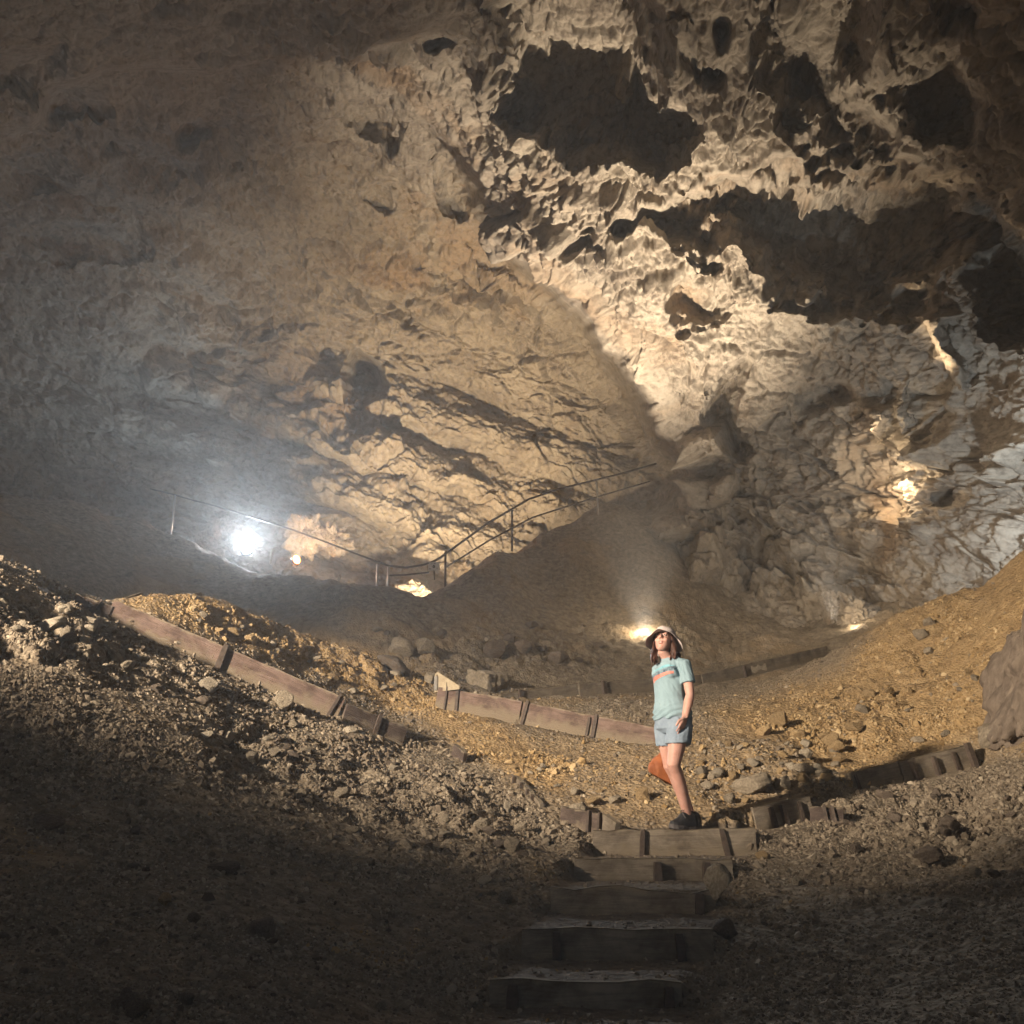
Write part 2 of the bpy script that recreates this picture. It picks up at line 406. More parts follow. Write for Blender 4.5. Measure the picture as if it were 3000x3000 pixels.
# the right-hand overhang: a block of rock at the picture's right edge
blk = wpoly_mask([(2925,2120),(2960,1980),(2985,1800),(2990,1700),(3300,1650),(3400,2200),(2950,2240),(2915,2190)], 22)
H = H+blk*0.0

# ground fits the boards: filled to the top edge behind, lower in front
for key, (a, b_, hgt, _m) in BOARDS.items():
    A = P(*a); B = P(*b_); dx, dy = B.x-A.x, B.y-A.y; L = math.hypot(dx, dy)
    tt = ((GX-A.x)*dx+(GY-A.y)*dy)/L/L; dd = ((GY-A.y)*dx-(GX-A.x)*dy)/L      # dd>0 behind
    zt = A.z+(B.z-A.z)*np.clip(tt, 0, 1)
    win = sstep(-.35/L, .02, tt)*sstep(1+.35/L, .98, tt)
    back = win*np.where(dd > .028, np.exp(-(np.maximum(dd, 0)/.75)**2), 0)
    front = win*np.where(dd <= .028, np.exp(-(np.maximum(-dd, 0)/.55)**2), 0)
    H = H+back*(np.minimum(H, zt-.02+fine*.01)-H)*.9+back*.5*np.maximum(zt-.05-H, 0)
    H = H+front*(zt-hgt*.90+fine*.02+mid*.02-H)
# steps
trod = np.zeros_like(H)
for i in range(len(STAIRS)):
    Y, zt, zb, xl, xr = STAIRS[i]
    Yn = STAIRS[i-1][0] if i else 9.05
    ztn = STAIRS[i-1][2] if i else zt+.02
    if i: xl2, xr2 = STAIRS[i-1][3:5]
    else: xl2, xr2 = xl+.1, P(2200,2430,9.1).x
    f = np.clip((GY-Y)/(Yn-Y), 0, 1)
    wob = .04*fbm(GX, GY, 0*GX, .35, 2)
    l = xl+(xl2-xl)*f+wob; r = xr+(xr2-xr)*f+wob
    inside = (GY >= Y+.03) & (GY < Yn+.03)
    m_ = np.where(inside, sstep(l-.16, l-.0, GX)*sstep(r+.2, r-.0, GX), 0)
    tz = zt-.012+(ztn-zt)*f**4*.9+fine*.012+.012*fbm(GX, GY, 0*GX, .2, 3)
    H = H+m_*(tz-H); trod = np.maximum(trod, m_)
    # side walls never stand above a gentle bank at the step ends
EDGE = 0
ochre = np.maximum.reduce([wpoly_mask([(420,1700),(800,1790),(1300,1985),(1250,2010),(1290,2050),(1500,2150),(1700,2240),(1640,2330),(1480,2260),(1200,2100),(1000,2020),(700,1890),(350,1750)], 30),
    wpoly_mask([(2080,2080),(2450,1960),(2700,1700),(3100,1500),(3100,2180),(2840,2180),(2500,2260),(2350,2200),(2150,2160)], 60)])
ochre = np.maximum(ochre, .5*wpoly_mask([(1500,2150),(1900,2120),(2300,2120),(2480,2230),(2350,2330),(2100,2440),(1800,2420),(1600,2330)], 60))  # lit berm painted in: earth made lighter where the floodlight falls
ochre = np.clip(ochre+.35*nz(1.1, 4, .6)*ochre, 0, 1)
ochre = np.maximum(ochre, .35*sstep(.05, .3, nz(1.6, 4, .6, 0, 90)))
me = grid_mesh('terrain', GX, GY, H, flip=True)
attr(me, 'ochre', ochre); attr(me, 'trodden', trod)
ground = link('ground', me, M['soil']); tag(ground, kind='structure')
# ground behind and beside the photographer, one sheet with the rest of the cave floor
def hgt(x, y):
    r = math.hypot(x, y); a = math.atan2(x, y)
    fr = (math.log(max(r, 1.31)/1.3)/math.log(36/1.3))*(NR-1); fc = np.interp(a, ang, np.arange(NC))
    i = min(int(fr), NR-2); j = min(int(fc), NC-2); p, q = fr-i, fc-j
    return float(H[i, j]*(1-p)*(1-q)+H[i+1, j]*p*(1-q)+H[i, j+1]*(1-p)*q+H[i+1, j+1]*p*q)
def hgt_v(x, y):
    r = np.hypot(x, y); a = np.arctan2(x, y)
    fr = np.clip(np.log(np.maximum(r, 1.31)/1.3)/math.log(36/1.3)*(NR-1), 0, NR-1.001); fc = np.clip(np.interp(a, ang, np.arange(NC)), 0, NC-1.001)
    i = fr.astype(int); j = fc.astype(int); p, q = fr-i, fc-j
    return H[i, j]*(1-p)*(1-q)+H[i+1, j]*p*(1-q)+H[i, j+1]*(1-p)*q+H[i+1, j+1]*p*q
# rear floor
rx, ry = np.meshgrid(np.linspace(-24, 24, 160), np.linspace(-22, 14, 120))
rz = base_h(rx, ry); rz = np.minimum(rz, 9)-.12+fbm(rx, ry, 0*rx, 1.1, 4)*.12
inside = (np.hypot(rx, ry) > 1.5) & (np.abs(np.arctan2(rx, ry)) < math.radians(70))
rz = np.where(inside, rz-2.2, rz)
me = grid_mesh('rear_terrain', rx, ry, rz, flip=False)
attr(me, 'ochre', np.zeros(rx.size)); attr(me, 'trodden', np.zeros(rx.size))
tag(link('rear_ground', me, M['soil']), kind='structure')

# ------------------------------------------------------------------ the cave wall and roof, one continuous shell of rock
NA, NE = int(1250*Q), int(1250*Q)
ua = np.linspace(-1, 1, NA); az = np.radians(np.sign(ua)*(np.abs(ua)*36.5+np.clip(np.abs(ua)-.93, 0, 1)**2*9900))
ue = np.linspace(0, 1, NE); el = np.radians(-3+ue*54+np.clip(ue-.88, 0, 1)**2*2400)
AZ, EL = np.meshgrid(az, el)
DX = np.sin(AZ)*np.cos(EL); DY = np.cos(AZ)*np.cos(EL); DZ = np.sin(EL)
fw = DY*CP+DZ*SP; fw = np.maximum(fw, .12)
WPX = np.clip(1500+F*DX/fw, -6000, 9000); WPY = np.clip(1500-F*(-DY*SP+DZ*CP)/fw, -7000, 3500)
def tps2(points, x, y, sc=1000., reg=.01):
    q = np.array([(a/sc, b/sc) for a, b, _ in points]); v = np.array([c for *_, c in points], float); n = len(q)
    K = tps_k(((q[:, None]-q[None])**2).sum(-1))+np.eye(n)*reg
    Pm = np.concatenate([np.ones((n, 1)), q], 1)
    w = np.linalg.solve(np.block([[K, Pm], [Pm.T, np.zeros((3, 3))]]), np.concatenate([v, np.zeros(3)]))
    x = x/sc; y = y/sc; o = w[n]+w[n+1]*x+w[n+2]*y
    for i in range(n): o = o+w[i]*tps_k((x-q[i, 0])**2+(y-q[i, 1])**2)
    return o
BACK = [(-900,1700,34),(-900,1000,30),(-900,300,22),(-900,-500,15),(0,1700,37),(0,1300,37),(0,900,35),(0,500,29.5),(0,150,24),(0,-500,15.5),(0,-1500,11),
 (600,1600,36),(600,1100,37),(600,700,33.5),(600,350,28.5),(600,100,24),(600,-500,16),
 (1000,1650,33),(900,1500,32.5),(1000,1100,36),(1000,700,34),(1000,400,29.5),(1000,100,23.5),(1000,-500,16),
 (1350,1650,32),(1400,1400,34),(1400,1100,35.5),(1400,800,33.5),(1400,500,29.5),(1400,100,23.5),
 (1800,1600,33),(1800,1300,34),(1900,1000,33),(1900,500,28),(1900,0,22),(1900,-800,14),(2500,1500,31),(2500,500,26),(3000,1000,28),(3500,0,18),(3500,1500,26)]
FRONT = [(800,300,27),(1250,340,26),(1400,520,26),(1550,800,26.2),(1720,960,26.5),(1850,1130,26.8),(1950,1250,27.2),(1950,1400,27.5),(1850,1500,27.5),(1750,1700,26.5),(1850,1900,24.5),
 (1200,100,22.5),(1500,100,20.5),(1500,300,22.5),(1700,500,23),(1700,700,24.3),(2000,50,18.5),(2000,500,22.6),(2000,800,24.6),(2000,1100,26.2),(2200,1400,26.8),(2200,1700,26),(2200,1900,24.5),
 (2300,0,18),(2300,450,22),(2300,800,24.3),(2500,0,17.3),(2600,400,20.8),(2600,700,23.2),(2600,1000,24.6),(2500,1300,25.6),(2500,1600,25.6),(2500,1800,24.6),
 (2900,0,16.8),(2900,400,19.6),(2950,700,21.5),(2900,1000,22.6),(2850,1300,23.4),(2900,1550,22.6),(2900,1750,21.5),(3300,400,17.5),(3300,1000,19.5),(3300,1600,19.5),
 (1500,-600,14.5),(2500,-600,12.5),(3500,-400,12),(2000,-1500,10.5),(800,-500,15.5),(4200,500,14),(4200,1500,15.5),(5500,500,11.5),(0,-2500,9.5),(3000,-3000,9),(1500,-5500,8.5)]
cs = (320, 320)
cx, cy = resize(WPX, cs), resize(WPY, cs)
RB = resize(tps2(BACK, cx, cy), (NE, NA)); RF = resize(tps2(FRONT, cx, cy), (NE, NA))
side = sstep(math.radians(31), math.radians(42), np.abs(AZ))*sstep(math.radians(75), math.radians(40), EL)
RB = np.clip(RB, 8, 39); RF = np.clip(RF, 7.5, 29)
RF = RF+side*(np.maximum(RF, 19)-RF); RB = RB+side*(np.maximum(RB, 19)-RB)
q0 = (DX*20, DY*20, DZ*20)
wpn = 46*fbm(*q0, 2.4, 3, .40); wpn2 = 46*fbm(q0[0]+40, q0[1], q0[2], 2.4, 3, .40)
WX, WY = WPX+wpn, WPY+wpn2
rag = fbm(q0[0]+5, q0[1]*.9, q0[2]*1.3, .95, 4, .58)
def pk(poly, depth, edge, edge2=None, wx=WX, wy=WY):
    d = sd_poly(wx, wy, poly)+rag*edge*1.1
    t_ = np.clip((edge*.35-d)/(edge*1.35), 0, 1)
    return depth*(.55*t_*t_*(3-2*t_)+.45*np.sqrt(1-(1-t_)**2))
FR = [(700,120),(1000,250),(1250,350),(1390,560),(1440,720),(1560,830),(1700,960),(1800,1080),(1870,1190),(1900,1290),(1970,1320),(1985,1380),(1925,1450),(1880,1480),(1760,1490),(1720,1560),(1600,1700),(1560,2100),(9000,2100),(9000,-7000),(-6000,-7000),(-6000,-400),(-600,-260),(300,-60)]
sdF = sd_poly(WX, WY, FR)+48*fbm(q0[0]+15, q0[1], q0[2]*1.2, 1.1, 4, .58)*sstep(200, 420, WPY)
mF = sstep(14, -46, sdF)
# towards the upper left the front mass melts into the roof
R = RB*(1-mF)+np.minimum(RF, RB)*mF
def pit(px, py, rx_, ry_, d, rot=0):
    a = math.radians(rot); X = (WX-px)*math.cos(a)+(WY-py)*math.sin(a); Y_ = -(WX-px)*math.sin(a)+(WY-py)*math.cos(a)
    return d*sstep(1.1, .45, np.sqrt((X/rx_)**2+(Y_/ry_)**2))
POCK = [
 ([(1455,80),(1500,-60),(1600,-300),(1880,-300),(1905,60),(1925,180),(1975,260),(2035,330),(2020,400),(1960,490),(1820,470),(1700,455),(1600,400),(1500,370),(1470,250)], 5.0, 80),
 ([(2190,-300),(2550,-300),(2560,120),(2505,240),(2600,390),(2500,455),(2380,450),(2310,380),(2270,250),(2195,120)], 4.6, 100),
 ([(2650,190),(2800,160),(2870,290),(2820,400),(2690,390),(2610,290)], 3.0, 85),
 ([(2780,-50),(2860,20),(2850,90),(2760,110),(2720,20)], 1.4, 40),
 ([(1935,650),(2060,590),(2200,545),(2250,500),(2400,490),(2560,487),(2680,508),(2790,472),(2860,560),(2930,640),(3010,690),(3060,900),(3000,1010),(2900,960),(2860,830),(2860,720),(2700,745),(2580,790),(2550,870),(2420,890),(2280,850),(2200,760),(2130,665),(2085,700),(2060,760),(1985,720)], 5.5, 110),
 ([(1975,850),(2075,790),(2110,930),(2060,990),(1990,950)], 2.2, 55),
 ([(2560,840),(2630,812),(2680,830),(2692,900),(2640,955),(2570,935)], 2.6, 45),
 ([(2150,1075),(2195,1055),(2195,1130),(2165,1180),(2160,1260),(2190,1310),(2185,1350),(2150,1330),(2120,1260),(2060,1190),(2090,1130)], 2.4, 45),
 ([(2140,1440),(2180,1450),(2230,1520),(2300,1560),(2320,1700),(2250,1800),(2150,1740),(2120,1560)], 1.8, 60),
 ([(2670,1130),(2760,1100),(2780,1230),(2740,1290),(2680,1240)], 1.6, 50),
 ([(2330,1150),(2420,1120),(2410,1210),(2350,1220)], 1.1, 40),
 ([(1020,1170),(1010,1105),(1050,1040),(1112,1080),(1118,1160),(1060,1195)], 3.8, 34),
 ([(895,1040),(940,1000),(1000,1030),(1000,1090),(950,1110),(900,1090)], 1.6, 36),
 ([(970,1215),(1020,1190),(1075,1200),(1080,1250),(1020,1290),(960,1280)], 1.8, 40),
 ([(1180,1440),(1260,1430),(1290,1500),(1260,1560),(1220,1580),(1210,1500)], 1.8, 40),
 ([(-300,140),(60,135),(165,120),(170,190),(110,230),(40,260),(-300,270)], 2.2, 45),
 ([(125,330),(140,250),(190,235),(240,260),(330,290),(230,310)], 1.8, 40),
 ([(120,680),(330,655),(430,690),(450,720),(360,780),(200,760),(110,720)], 1.8, 60),
 ([(360,470),(480,480),(560,520),(500,560),(390,530)], 1.4, 60),
 ([(0,470),(150,460),(180,540),(60,590),(-80,560)], 1.4, 70),
 ([(1000,270),(1080,300),(1150,370),(1130,420),(1060,400),(1010,340)], 2.0, 55),
 ([(1370,700),(1480,710),(1550,760),(1610,860),(1500,800),(1400,790)], 2.2, 45),
 ([(1280,450),(1340,460),(1375,560),(1350,620),(1290,600),(1270,520)], 2.6, 45),
]
for k_, (poly, d, e) in enumerate(POCK): R = R+pk(poly, d*(.78 if k_ in (0, 1, 2, 4, 11, 13) else .6), e*(1.0 if k_ in (11, 13) else 1.12))
cav = fbm(q0[0]+60, q0[1], q0[2]*1.5, 2.6, 5, .55)
R = R+(1-.6*mF)*1.0*sstep(.12, .55, cav)*sstep(60, 400, WPY)
for a in [(575,395,70,52,1.0),(1270,122,62,30,1.0,8),(1840,668,46,34,2.0),(1730,700,60,28,1.0,25),(2350,230,40,90,1.2),(1740,660,22,18,.9),(2230,70,40,40,1.2),(2100,60,30,40,1.0),(2080,180,40,40,1.4),(2010,150,24,60,1.0,-30),(1090,590,60,30,.8,30),(2450,1150,50,40,.8),(2500,180,40,60,.9),(2790,1450,80,40,.9,-20)]:
    R = R+pit(*a)
# the roof's lip at upper left stands forward of the wall below it
lip = [(-4000,-4000),(1500,-4000),(1350,60),(1000,165),(760,178),(690,200),(620,224),(480,222),(400,215),(310,205),(240,235),(160,250),(125,345),(100,385),(-60,400),(-4000,500)]
R = R-1.9*sstep(8, -34, sd_poly(WX, WY, lip))*sstep(1500, 1000, WX)
# bedding ledges dipping to the right across the left wall
dip = (WY-.36*WX)+70*fbm(*q0, 3.0, 4, .5)
R = R+(1-mF)*.8*(np.abs(((dip/165) % 1)-.5)*2)**2.0*sstep(150, 600, WPY)*(.35+.65*sstep(-.1, .3, fbm(q0[0]+9, q0[1], q0[2], 4, 3)))
# the seam of ribs below the far right cavern
for poly, d, e in [([(2690,930),(2730,930),(2760,1010),(2790,1080),(2790,1140),(2765,1110),(2730,1020)], -.9, 18), ([(2640,925),(2720,900),(2790,930),(2720,955)], -.8, 18),
                   ([(2530,1185),(2590,1190),(2570,1290),(2555,1300)], -.7, 16), ([(1900,180),(1930,150),(1950,60),(2010,60),(2030,180),(1990,240),(1930,240)], -.9, 30),
                   ([(2560,-100),(2600,-100),(2590,150),(2630,230),(2590,260),(2550,180)], -1.0, 26), ([(2520,240),(2540,260),(2600,350),(2610,385),(2570,370),(2520,290)], -.7, 20),
                   ([(1980,1400),(2150,1380),(2160,1480),(2000,1500)], -.9, 30), ([(1880,1500),(2080,1490),(2100,1570),(1900,1580)], -1.0, 30), ([(2000,1600),(2130,1540),(2120,1680),(2010,1720)], -.8, 30), ([(1960,1300),(2120,1240),(2150,1340),(2000,1370)], -.8, 30)]:
    R = R+pk(poly, d, e)
BXw = DX*R; BYw = DY*R; BZw = DZ*R+EZ
# normals of the base shell
def normals(X, Y, Z):
    a = np.stack([np.gradient(X, axis=1), np.gradient(Y, axis=1), np.gradient(Z, axis=1)], -1)
    b = np.stack([np.gradient(X, axis=0), np.gradient(Y, axis=0), np.gradient(Z, axis=0)], -1)
    n = np.cross(a, b); n /= np.linalg.norm(n, axis=-1, keepdims=True)+1e-9
    s = np.sign((n[..., 0]*X+n[..., 1]*Y+n[..., 2]*(Z-EZ))); n *= -s[..., None]
    return n
def smooth(a, k):
    for _ in range(k):
        p = np.pad(a, ((1, 1), (1, 1), (0, 0)), mode='edge')
        a = (p[:-2, 1:-1]+p[2:, 1:-1]+p[1:-1, :-2]+p[1:-1, 2:]+a*2)/6
    return a
Rs = RB*(1-mF)+np.minimum(RF, RB)*mF
Rs = resize(smooth(resize(Rs, (NE//6, NA//6))[..., None], 14)[..., 0], (NE, NA))
N_ = smooth(normals(DX*Rs, DY*Rs, DZ*Rs+EZ), 4); N_ /= np.linalg.norm(N_, axis=-1, keepdims=True)
# strata-aligned noise: stretched along the dip
ca, sa = math.cos(math.radians(24)), math.sin(math.radians(24))
U = BXw*ca-BZw*sa; V = BXw*sa+BZw*ca
bigb = fbm(U*.7, BYw, V*1.4, 3.2, 4, .5, mode=1)
w1, w2, cid = worley(U*.8+.4*fbm(BXw, BYw, BZw, .9, 3), BYw*.8, V*1.25+.4*fbm(BXw+9, BYw, BZw, .9, 3), 1.25)
h = _wr[cid]
facet = (h[..., 0]-.5)*1.0+((h[..., 1]-.5)*1.3*np.sin(U*2.1+h[..., 2]*6)+(h[..., 2]-.5)*1.3*np.cos(V*2.3))*.45
facet = facet*sstep(.0, .22, w2-w1)
v1, v2, vc = worley(U+.25*fbm(BXw, BYw+5, BZw, .5, 2), BYw, V*1.3, .5)
scal = (v1-.45)                                  # scallops with sharp crests between
med = fbm(U, BYw, V*1.5, .9, 4, .55, mode=2)
fin = fbm(U, BYw, V*1.3, .28, 3, .6, mode=1)
rg = .72+.28*mF
band = sstep(330, 60, np.abs(sd_poly(WX, WY, [(900,150),(1250,330),(1480,620),(1720,900),(1900,1150),(2020,1330),(2150,1300),(2000,1000),(1850,700),(1700,540),(2000,520),(2350,470),(2200,250),(2000,250),(1980,430),(1700,470),(1480,380),(1300,150)])))
rg = rg*(.6+.8*sstep(-.2, .3, fbm(BXw, BYw, BZw+30, 4.5, 3)))
D = bigb*.85*(.7+.3*mF)+facet*(.66+.14*band)*rg-scal*.22*rg+med*(.27+.10*band)*rg+fin*.12-.20*rg*(1-sstep(.0, .09, w2-w1))-.07*rg*(1-sstep(0, .10, v2-v1))
gs = np.sqrt((np.gradient(R, axis=1)/np.maximum(np.gradient(AZ, axis=1)*np.cos(EL), 1e-5))**2+(np.gradient(R, axis=0)/np.maximum(np.gradient(EL, axis=0), 1e-5))**2)/R
gs = smooth(gs[..., None], 4)[..., 0]
taper = sstep(2.5, 9, R)/(1+(gs/5.5)**2)*(.62+.38*sstep(-50, 420, WPY))
D = D*taper
WXc = BXw+N_[..., 0]*D; WYc = BYw+N_[..., 1]*D; WZc = BZw+N_[..., 2]*D
me = grid_mesh('cave_shell', WXc, WYc, WZc, flip=True)
wall = link('cave_wall', me, M['rock']); tag(wall, kind='structure')
def wall_at(px, py, pull=0.):
    """point on the cave wall seen at a picture position, pulled towards the eye"""
    d = P(px, py, 1.)-Vector((0, 0, EZ)); d.normalize()
    a = math.atan2(d.x, d.y); e = math.asin(d.z)
    j = int(np.argmin(np.abs(az-a))); i = int(np.argmin(np.abs(el-e)))
    q = Vector((float(WXc[i, j]), float(WYc[i, j]), float(WZc[i, j])))
    return q+(Vector((0, 0, EZ))-q).normalized()*pull
# ------------------------------------------------------------------ unseen rock blocker added out of the frame, shaped to shade the foreground
KEY = Vector((-10.2, -.6, 5.9))
def from_key(g):
    p = P(*g); d = p-KEY; return math.degrees(math.atan2(d.x, d.y)), math.degrees(math.atan2(d.z, math.hypot(d.x, d.y)))
crest = sorted([from_key(g) for g in [(0,1895,7.4),(150,1990,7.0),(350,2090,7.0),(600,2200,7.3),(900,2300,7.9),(1250,2410,8.0)]]+
  [from_key(g) for g in [(1500,2510,7.4),(1750,2600,6.7),(2000,2620,6.6),(2230,2470,8.3),(2500,2325,9.4),(2836,2240,10.7),(2960,2210,10.3)]]+
  [(10,-60),(20,-60),(25,-55),(31,-60),(56.5,-9),(60,-7.5),(70,-6),(84,-5),(92,-5),(130,-4)])
crest = sorted(crest)
print('crest', [(round(a, 1), round(b, 1)) for a, b in crest])
th = np.linspace(14, 125, 420); ce = np.interp(th, [a for a, _ in crest], [b for _, b in crest])
nv = 60; vv = np.linspace(0, 1, nv)
TH = np.radians(th)[None]+0*vv[:, None]
prof = np.concatenate([np.linspace(0, 1, 36), np.linspace(1, 0, 24)])          # up the lamp side, down the far side
Rr = np.concatenate([np.linspace(2.6, 3.35, 36), np.linspace(3.5, 5.2, 24)])
topz = KEY.z+np.tan(np.radians(ce))*3.4
topz = np.maximum(topz, 1.0)
ZZ = .4+(topz[None]-.4)*prof[:, None]
XX = KEY.x+np.sin(TH)*Rr[:, None]; YY = KEY.y+np.cos(TH)*Rr[:, None]
dsp = fbm(XX, YY, ZZ, .7, 5, .55, mode=1)*.28
XX = XX+np.sin(TH)*dsp; YY = YY+np.cos(TH)*dsp; ZZ = ZZ+fbm(XX+3, YY, ZZ, .35, 4)*.10*prof[:, None]
o = link('shade_blocker', grid_mesh('outcrop', XX, YY, ZZ), M['rock']); tag(o, kind='structure')

# an overhanging brow added unseen above the floodlight to cut its beam
ta = np.radians(np.linspace(14, 80, 120)); pr = np.linspace(0, 2*math.pi, 49)
AA, BB = np.meshgrid(ta, pr)
rr0 = 2.4+.75*np.cos(BB); zz0 = KEY.z+.62+.42*np.sin(BB)-.30+.30*sstep(30, 44, np.degrees(AA))
XX = KEY.x+np.sin(AA)*rr0; YY = KEY.y+np.cos(AA)*rr0
dn = fbm(XX, YY, zz0, .6, 4, .5, mode=1)*.12
o = link('beam_blocker', grid_mesh('beam_flap', XX, YY, zz0+np.maximum(dn, 0)), M['rock']); tag(o, kind='structure')
# ------------------------------------------------------------------ retaining boards and their stakes
def plank_mesh(L, h, th, seed, rag=.006):
    """box with softly uneven edges, local x along the length, top edge at z=0"""
    r = random.Random(seed); n = max(6, int(L/.12)); bm = bmesh.new(); R = []
    for i in range(n+1):
        x = L*i/n; a = r.uniform(-rag, rag)*.8; b_ = r.uniform(-rag, rag); c_ = .006*math.sin(x*1.7+seed)
        e = .007
        R.append([(x, c_-e, a), (x, c_, a-e), (x, c_, -h+b_), (x, th+c_, -h+b_), (x, th+c_, a-e), (x, th+c_-e, a)])
    bm_loft(bm, R); bmesh.ops.recalc_face_normals(bm, faces=bm.faces)
    me = bpy.data.meshes.new('plank'); bm.to_mesh(me); bm.free(); return me
def along(A, B):
    d = B-A; L = d.length; x = d/L; y = Vector((-x.y, x.x, 0)).normalized(); zz = x.cross(y)
    return Matrix((( x.x, y.x, zz.x, A.x), (x.y, y.y, zz.y, A.y), (x.z, y.z, zz.z, A.z), (0, 0, 0, 1))), L
def stake_mesh(h, w, t, lean=0., top=None):
    bm = bmesh.new(); R = []
    for k in range(5):
        f = k/4; z = -h+f*h; s = 1 if k < 4 else .8
        R.append([(lean*f-w/2*s, -t/2, z), (lean*f+w/2*s, -t/2, z), (lean*f+w/2*s, t/2, z), (lean*f-w/2*s, t/2, z)])
    bm_loft(bm, R); bmesh.ops.recalc_face_normals(bm, faces=bm.faces)
    me = bpy.data.meshes.new('stake'); bm.to_mesh(me); bm.free(); return me
BOARD_LABEL = {
 'long': ('long brownish retaining board climbing the left slope, shadow across its upper end', [(.485,.30,.055,.05,-.03),(.955,.26,.03,.03,.05)]),
 'lower': ('short dark board standing at the lower end of the long brown board', [(.52,.30,.04,.03,0)]),
 'upper': ('dark board in shade at the top of the left slope, held by a leaning stake', [(.30,.36,.03,.03,.14)]),
 'midl': ('purplish board beside the steel corner plate, crossing behind the gravel', [(.14,.40,.022,.03,-.03),(.285,.34,.04,.03,-.05)]),
 'midr': ('purplish board behind the gravel, running to the right and ending behind the person', [(.015,.36,.04,.035,.04),(.52,.16,.035,.03,0),(.565,.29,.045,.03,0)]),
 'farl': ('leftmost of the three far boards climbing behind the person, dusty yellow', [(-.02,.26,.09,.05,0),(.28,.26,.06,.05,.03)]),
 'farm': ('middle of the three far boards behind the person, its right end behind her', [(.18,.26,.06,.05,0)]),
 'farr': ('far grey board right of the hat, with a chalky stain', [(.3,.2,.05,.05,0)]),
 'curve': ('grey board striped by stake shadows, beside the top step', [(.30,.22,.035,.05,-.02),(.50,.22,.035,.05,-.02),(.80,.21,.03,.03,-.02)]),
 'hill1': ('low grey board at the foot of the orange slope, left of the shaded board', [(.10,.19,.025,.03,-.02)]),
 'hill2': ('grey board half in shadow at the foot of the orange slope', [(.16,.2,.03,.05,-.02),(.46,.2,.03,.05,-.01),(.76,.19,.03,.03,-.02),(.985,.26,.05,.06,-.02)]),
}
for i, (key, (a, b_, hgt_, mt)) in enumerate(BOARDS.items()):
    A, B = P(*a), P(*b_); Mx, L = along(A, B)
    lab, stakes = BOARD_LABEL[key]
    root = empty('retaining_board', A, lab, 'retaining board', 'boards holding the path edges')
    root.matrix_world = Mx
    link('plank', plank_mesh(L, hgt_+.06, .045, i), M[mt], root)
    for (f, h_, w, t_, ln) in stakes:
        s = link('stake', stake_mesh(h_+.08, w, t_, ln), M['stake'], root); s.location = (L*f, -t_/2-.003, .02 if h_ > .25 else -.03)
    if key == 'farr':
        bm = bmesh.new(); bm_loft(bm, [[(L*.36+.55*k/8, -.004, -.05-.05*abs(math.sin(k*2.1))), (L*.36+.55*k/8, -.004, -.17-.03*math.sin(k*1.3)), (L*.36+.55*k/8, .004, -.17), (L*.36+.55*k/8, .004, -.06)] for k in range(9)])
        bm_obj('chalk_stain', bm, M['stone_pale'], root)
# step risers
STEP_LABEL = ['top step board with two leaning stakes, under the feet of the person', 'second step board from the top, with two short stakes casting dark shadows',
  'third step board from the top, its face broken and crumbling beside a dirt heap', 'fourth step board from the top, wide and dim', 'lowest step board in view, almost dark']
STK = [[(.29,.20,.035,.03,.02),(.83,.20,.04,.03,-.05)], [(.52,.13,.05,.08,0),(.83,.11,.05,.07,0)], [(.9,.15,.05,.04,0)], [(.18,.14,.04,.04,0),(.84,.15,.04,.04,-.02)], [(.12,.12,.05,.04,0),(.93,.14,.04,.04,0)]]
for i, (Y, zt, zb, xl, xr) in enumerate(STAIRS[:7]):
    A = Vector((xl-.05, Y, zt)); B = Vector((xr+.07, Y, zt+(.012 if i == 0 else -.01)))
    Mx, L = along(A, B)
    lab = STEP_LABEL[i] if i < 5 else 'step board below the frame'
    root = empty('step_board', A, lab, 'step board', 'boards of the earth steps'); root.matrix_world = Mx
    link('riser', plank_mesh(L, zt-zb+.07, .05, 40+i, .010 if i != 2 else .03), M['board_grey'], root)
    for (f, h_, w, t_, ln) in (STK[i] if i < 5 else []):
        s = link('stake', stake_mesh(h_+.06, w, t_, ln), M['stake'], root); s.location = (L*f, -t_/2-.003, -.004 if i == 0 else -.02)
# boards on edge left of the landing and above it
def small_board(a, b_, h, lab, mat='board_grey', stakes=()):
    A, B = P(*a), P(*b_); Mx, L = along(A, B)
    root = empty('edge_board', A, lab, 'edging board', 'short boards edging the steps'); root.matrix_world = Mx
    link('plank', plank_mesh(L, h, .04, int(a[0])), M[mat], root)
    for (f, h_, w, t_, ln) in stakes:
        s = link('stake', stake_mesh(h_, w, t_, ln), M['stake'], root); s.location = (L*f, -t_/2-.003, .01)
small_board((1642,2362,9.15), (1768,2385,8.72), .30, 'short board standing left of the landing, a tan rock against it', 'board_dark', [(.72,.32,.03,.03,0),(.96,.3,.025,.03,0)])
small_board((1770,2384,8.70), (1806,2408,8.50), .16, 'stub of grey board joining the top step at its left end')
small_board((1502,2270,10.0), (1536,2298,9.75), .26, 'upper of two pale boards stepping down left of the landing', 'board_grey', [(.30,.27,.03,.03,0),(.9,.26,.03,.03,0)])
small_board((1538,2302,9.72), (1584,2352,9.35), .18, 'lower of two pale boards stepping down left of the landing', 'board_grey', [(.3,.16,.03,.03,0),(.6,.16,.03,.03,0)])
small_board((1328,2178,10.7), (1360,2204,10.5), .2, 'small dark board end on the ochre path', 'board_dark')
small_board((345,1757,11.2), (416,1735,11.5), .22, 'left of two grey board ends on the crest of the left slope')
small_board((522,1752,12.3), (590,1734,12.6), .22, 'right of two grey board ends on the crest of the left slope')
small_board((2372,2362,9.3), (2470,2366,9.2), .3, 'dark board with two stakes under the gravel at right', 'board_dark', [(.62,.36,.035,.03,-.05),(.97,.42,.03,.03,-.08)])
